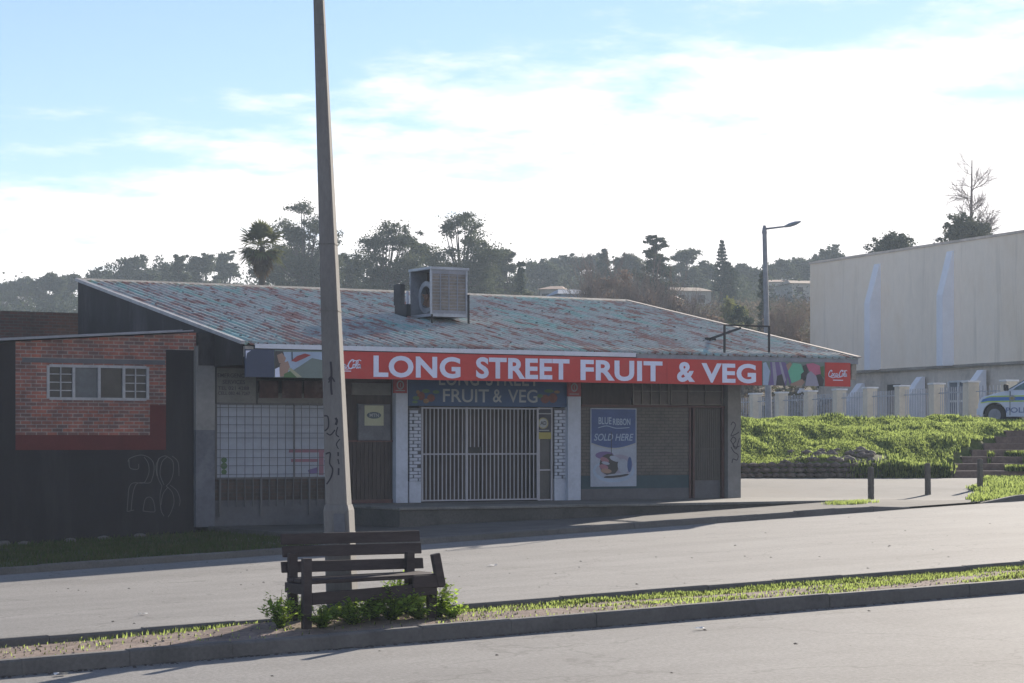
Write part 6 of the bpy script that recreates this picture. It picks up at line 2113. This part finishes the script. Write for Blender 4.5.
# scrub over the slopes
rs = np.random.default_rng(11)
def scrubfield(name, n, px0, px1, Y0, Y1, size, m, label, dens, hs=1.0):
    lobes = []
    while len(lobes) < n:
        Y = rs.uniform(Y0, Y1); px = rs.uniform(px0, px1); X = (px - 512) / F * Y
        if mnoise.noise(Vector((X * .08, Y * .05, dens))) < -.15: continue
        u, v = xy(X, Y); h = rs.uniform(.5, 1.6)
        lobes.append((u, v, hillz(X, Y) + h * .45 * hs, h * hs ** .6, h * hs ** .6, h * .7 * hs, int(42 * hs)))
    V, Fq = leafcloud(lobes, size, rs)
    tag(npmesh(name, V, Fq, m), label, 'scrub', kind='stuff')
scrubfield('dry_scrub', 1300, 560, 830, 125, 290, .28, M['scrub'], 'dry brown scrub covering the slope behind the shop', 1.0)
scrubfield('olive_scrub', 520, 560, 830, 125, 320, .30, M['scrubgreen'], 'olive green scrub among the dry bushes on the slope', 4.0)
scrubfield('hill_woods', 1100, -60, 900, 260, 430, .42, M['pine'], 'continuous hazy woodland canopy along the far hillside', 7.0, 3.0)
scrubfield('left_slope_scrub', 260, -60, 560, 130, 260, .40, M['scrubgreen'], 'grey green undergrowth on the left slope behind the buildings', 9.0)

# ------------------------------------------------------------------ houses on the slope
def house(px, ybase, ytop, wpx, Y, wall, roofm, label, rz_=.2, base=None, dep=6):
    X = (px - 512) / F * Y; u, v = xy(X, Y)
    z0 = -(ybase - HOR) / F * Y; zt = -(ytop - HOR) / F * Y
    Wd = wpx / F * Y
    z0 -= 0.35 * (zt - z0); zt -= 0.35 * (zt - z0) / 1.35
    t = thing('hillside_house', label, 'house', (u, v, z0 - 2.0), 'houses on the hillside', rz=-TH + rz_)
    def loc(mb, name, m, par):
        me = bpy.data.meshes.new(name); me.from_pydata(mb.v, [], mb.f); me.materials.append(m)
        bm = bmesh.new(); bm.from_mesh(me); bmesh.ops.recalc_face_normals(bm, faces=bm.faces); bm.to_mesh(me); bm.free()
        o = bpy.data.objects.new(name, me); C.objects.link(o); o.parent = par; return o
    H_ = (zt - z0); hw_ = H_ * .58 + 2.0
    mb = MB(); mb.box(-Wd / 2, Wd / 2, 0, dep, 0, hw_)
    loc(mb, 'wall', wall, t)
    mb = MB(); e = .3; rh = H_ * .42
    P_ = [(-Wd / 2 - e, -e, hw_), (Wd / 2 + e, -e, hw_), (Wd / 2 + e, dep + e, hw_), (-Wd / 2 - e, dep + e, hw_), (-Wd / 2 + .5, dep / 2, hw_ + rh), (Wd / 2 - .5, dep / 2, hw_ + rh)]
    mb.add(P_, [(0, 1, 5, 4), (1, 2, 5), (2, 3, 4, 5), (3, 0, 4), (0, 3, 2, 1)])
    loc(mb, 'roof', roofm, t)
    k = max(2, int(Wd / 2.2))
    for i in range(k):
        x = -Wd / 2 + Wd * (i + .5) / k
        mb = MB(); mb.box(x - .4, x + .4, -.03, .02, hw_ - 1.3, hw_ - .45); loc(mb, 'window', M['glass'], t)
house(577, 298, 281, 34, 175, M['houseblue'], M['houseroof'], 'blue grey house just over the shop ridge')
house(551, 292, 280, 22, 230, M['housewall'], M['housetile'], 'small pale house left of the blue grey house', -.2)
house(503, 298, 289, 18, 150, M['houseblue'], M['houseroof'], 'low blue roofed shed beyond the ridge right of the cooler')
house(692, 294, 281, 40, 245, M['housewall'], M['housesand'], 'long pale house with sandy roof left of the pointed conifer')
house(660, 300, 288, 24, 210, M['housewall'], M['housetile'], 'small house with brown tiled roof below the layered pine', -.25)
house(808, 286, 275, 34, 265, M['housewall'], M['housesand'], 'house with sandy roof right of the street lamp')
house(778, 284, 275, 26, 285, M['housewall'], M['housetile'], 'house with brown roof seen either side of the street lamp', -.1)

# ------------------------------------------------------------------ haze
HZ = 0.0006
hm = bpy.data.materials.new('haze'); hm.use_nodes = True
hn = hm.node_tree; hn.nodes.remove(hn.nodes['Principled BSDF'])
pvn = hn.nodes.new('ShaderNodeVolumePrincipled'); pvn.inputs['Density'].default_value = HZ
pvn.inputs['Color'].default_value = (0.74, 0.87, 1.0, 1); pvn.inputs['Anisotropy'].default_value = 0.0
hn.links.new(pvn.outputs[0], hn.nodes['Material Output'].inputs['Volume'])
mb = MB(); mb.box(-1400, 2600, -1600, 2900, -7, 42)
hz = mb.build('haze', hm)
tag(hz, kind='stuff')

# lift everything so the street lies near z = 0
for o in bpy.data.objects:
    if o.parent is None: o.location.z += LIFT
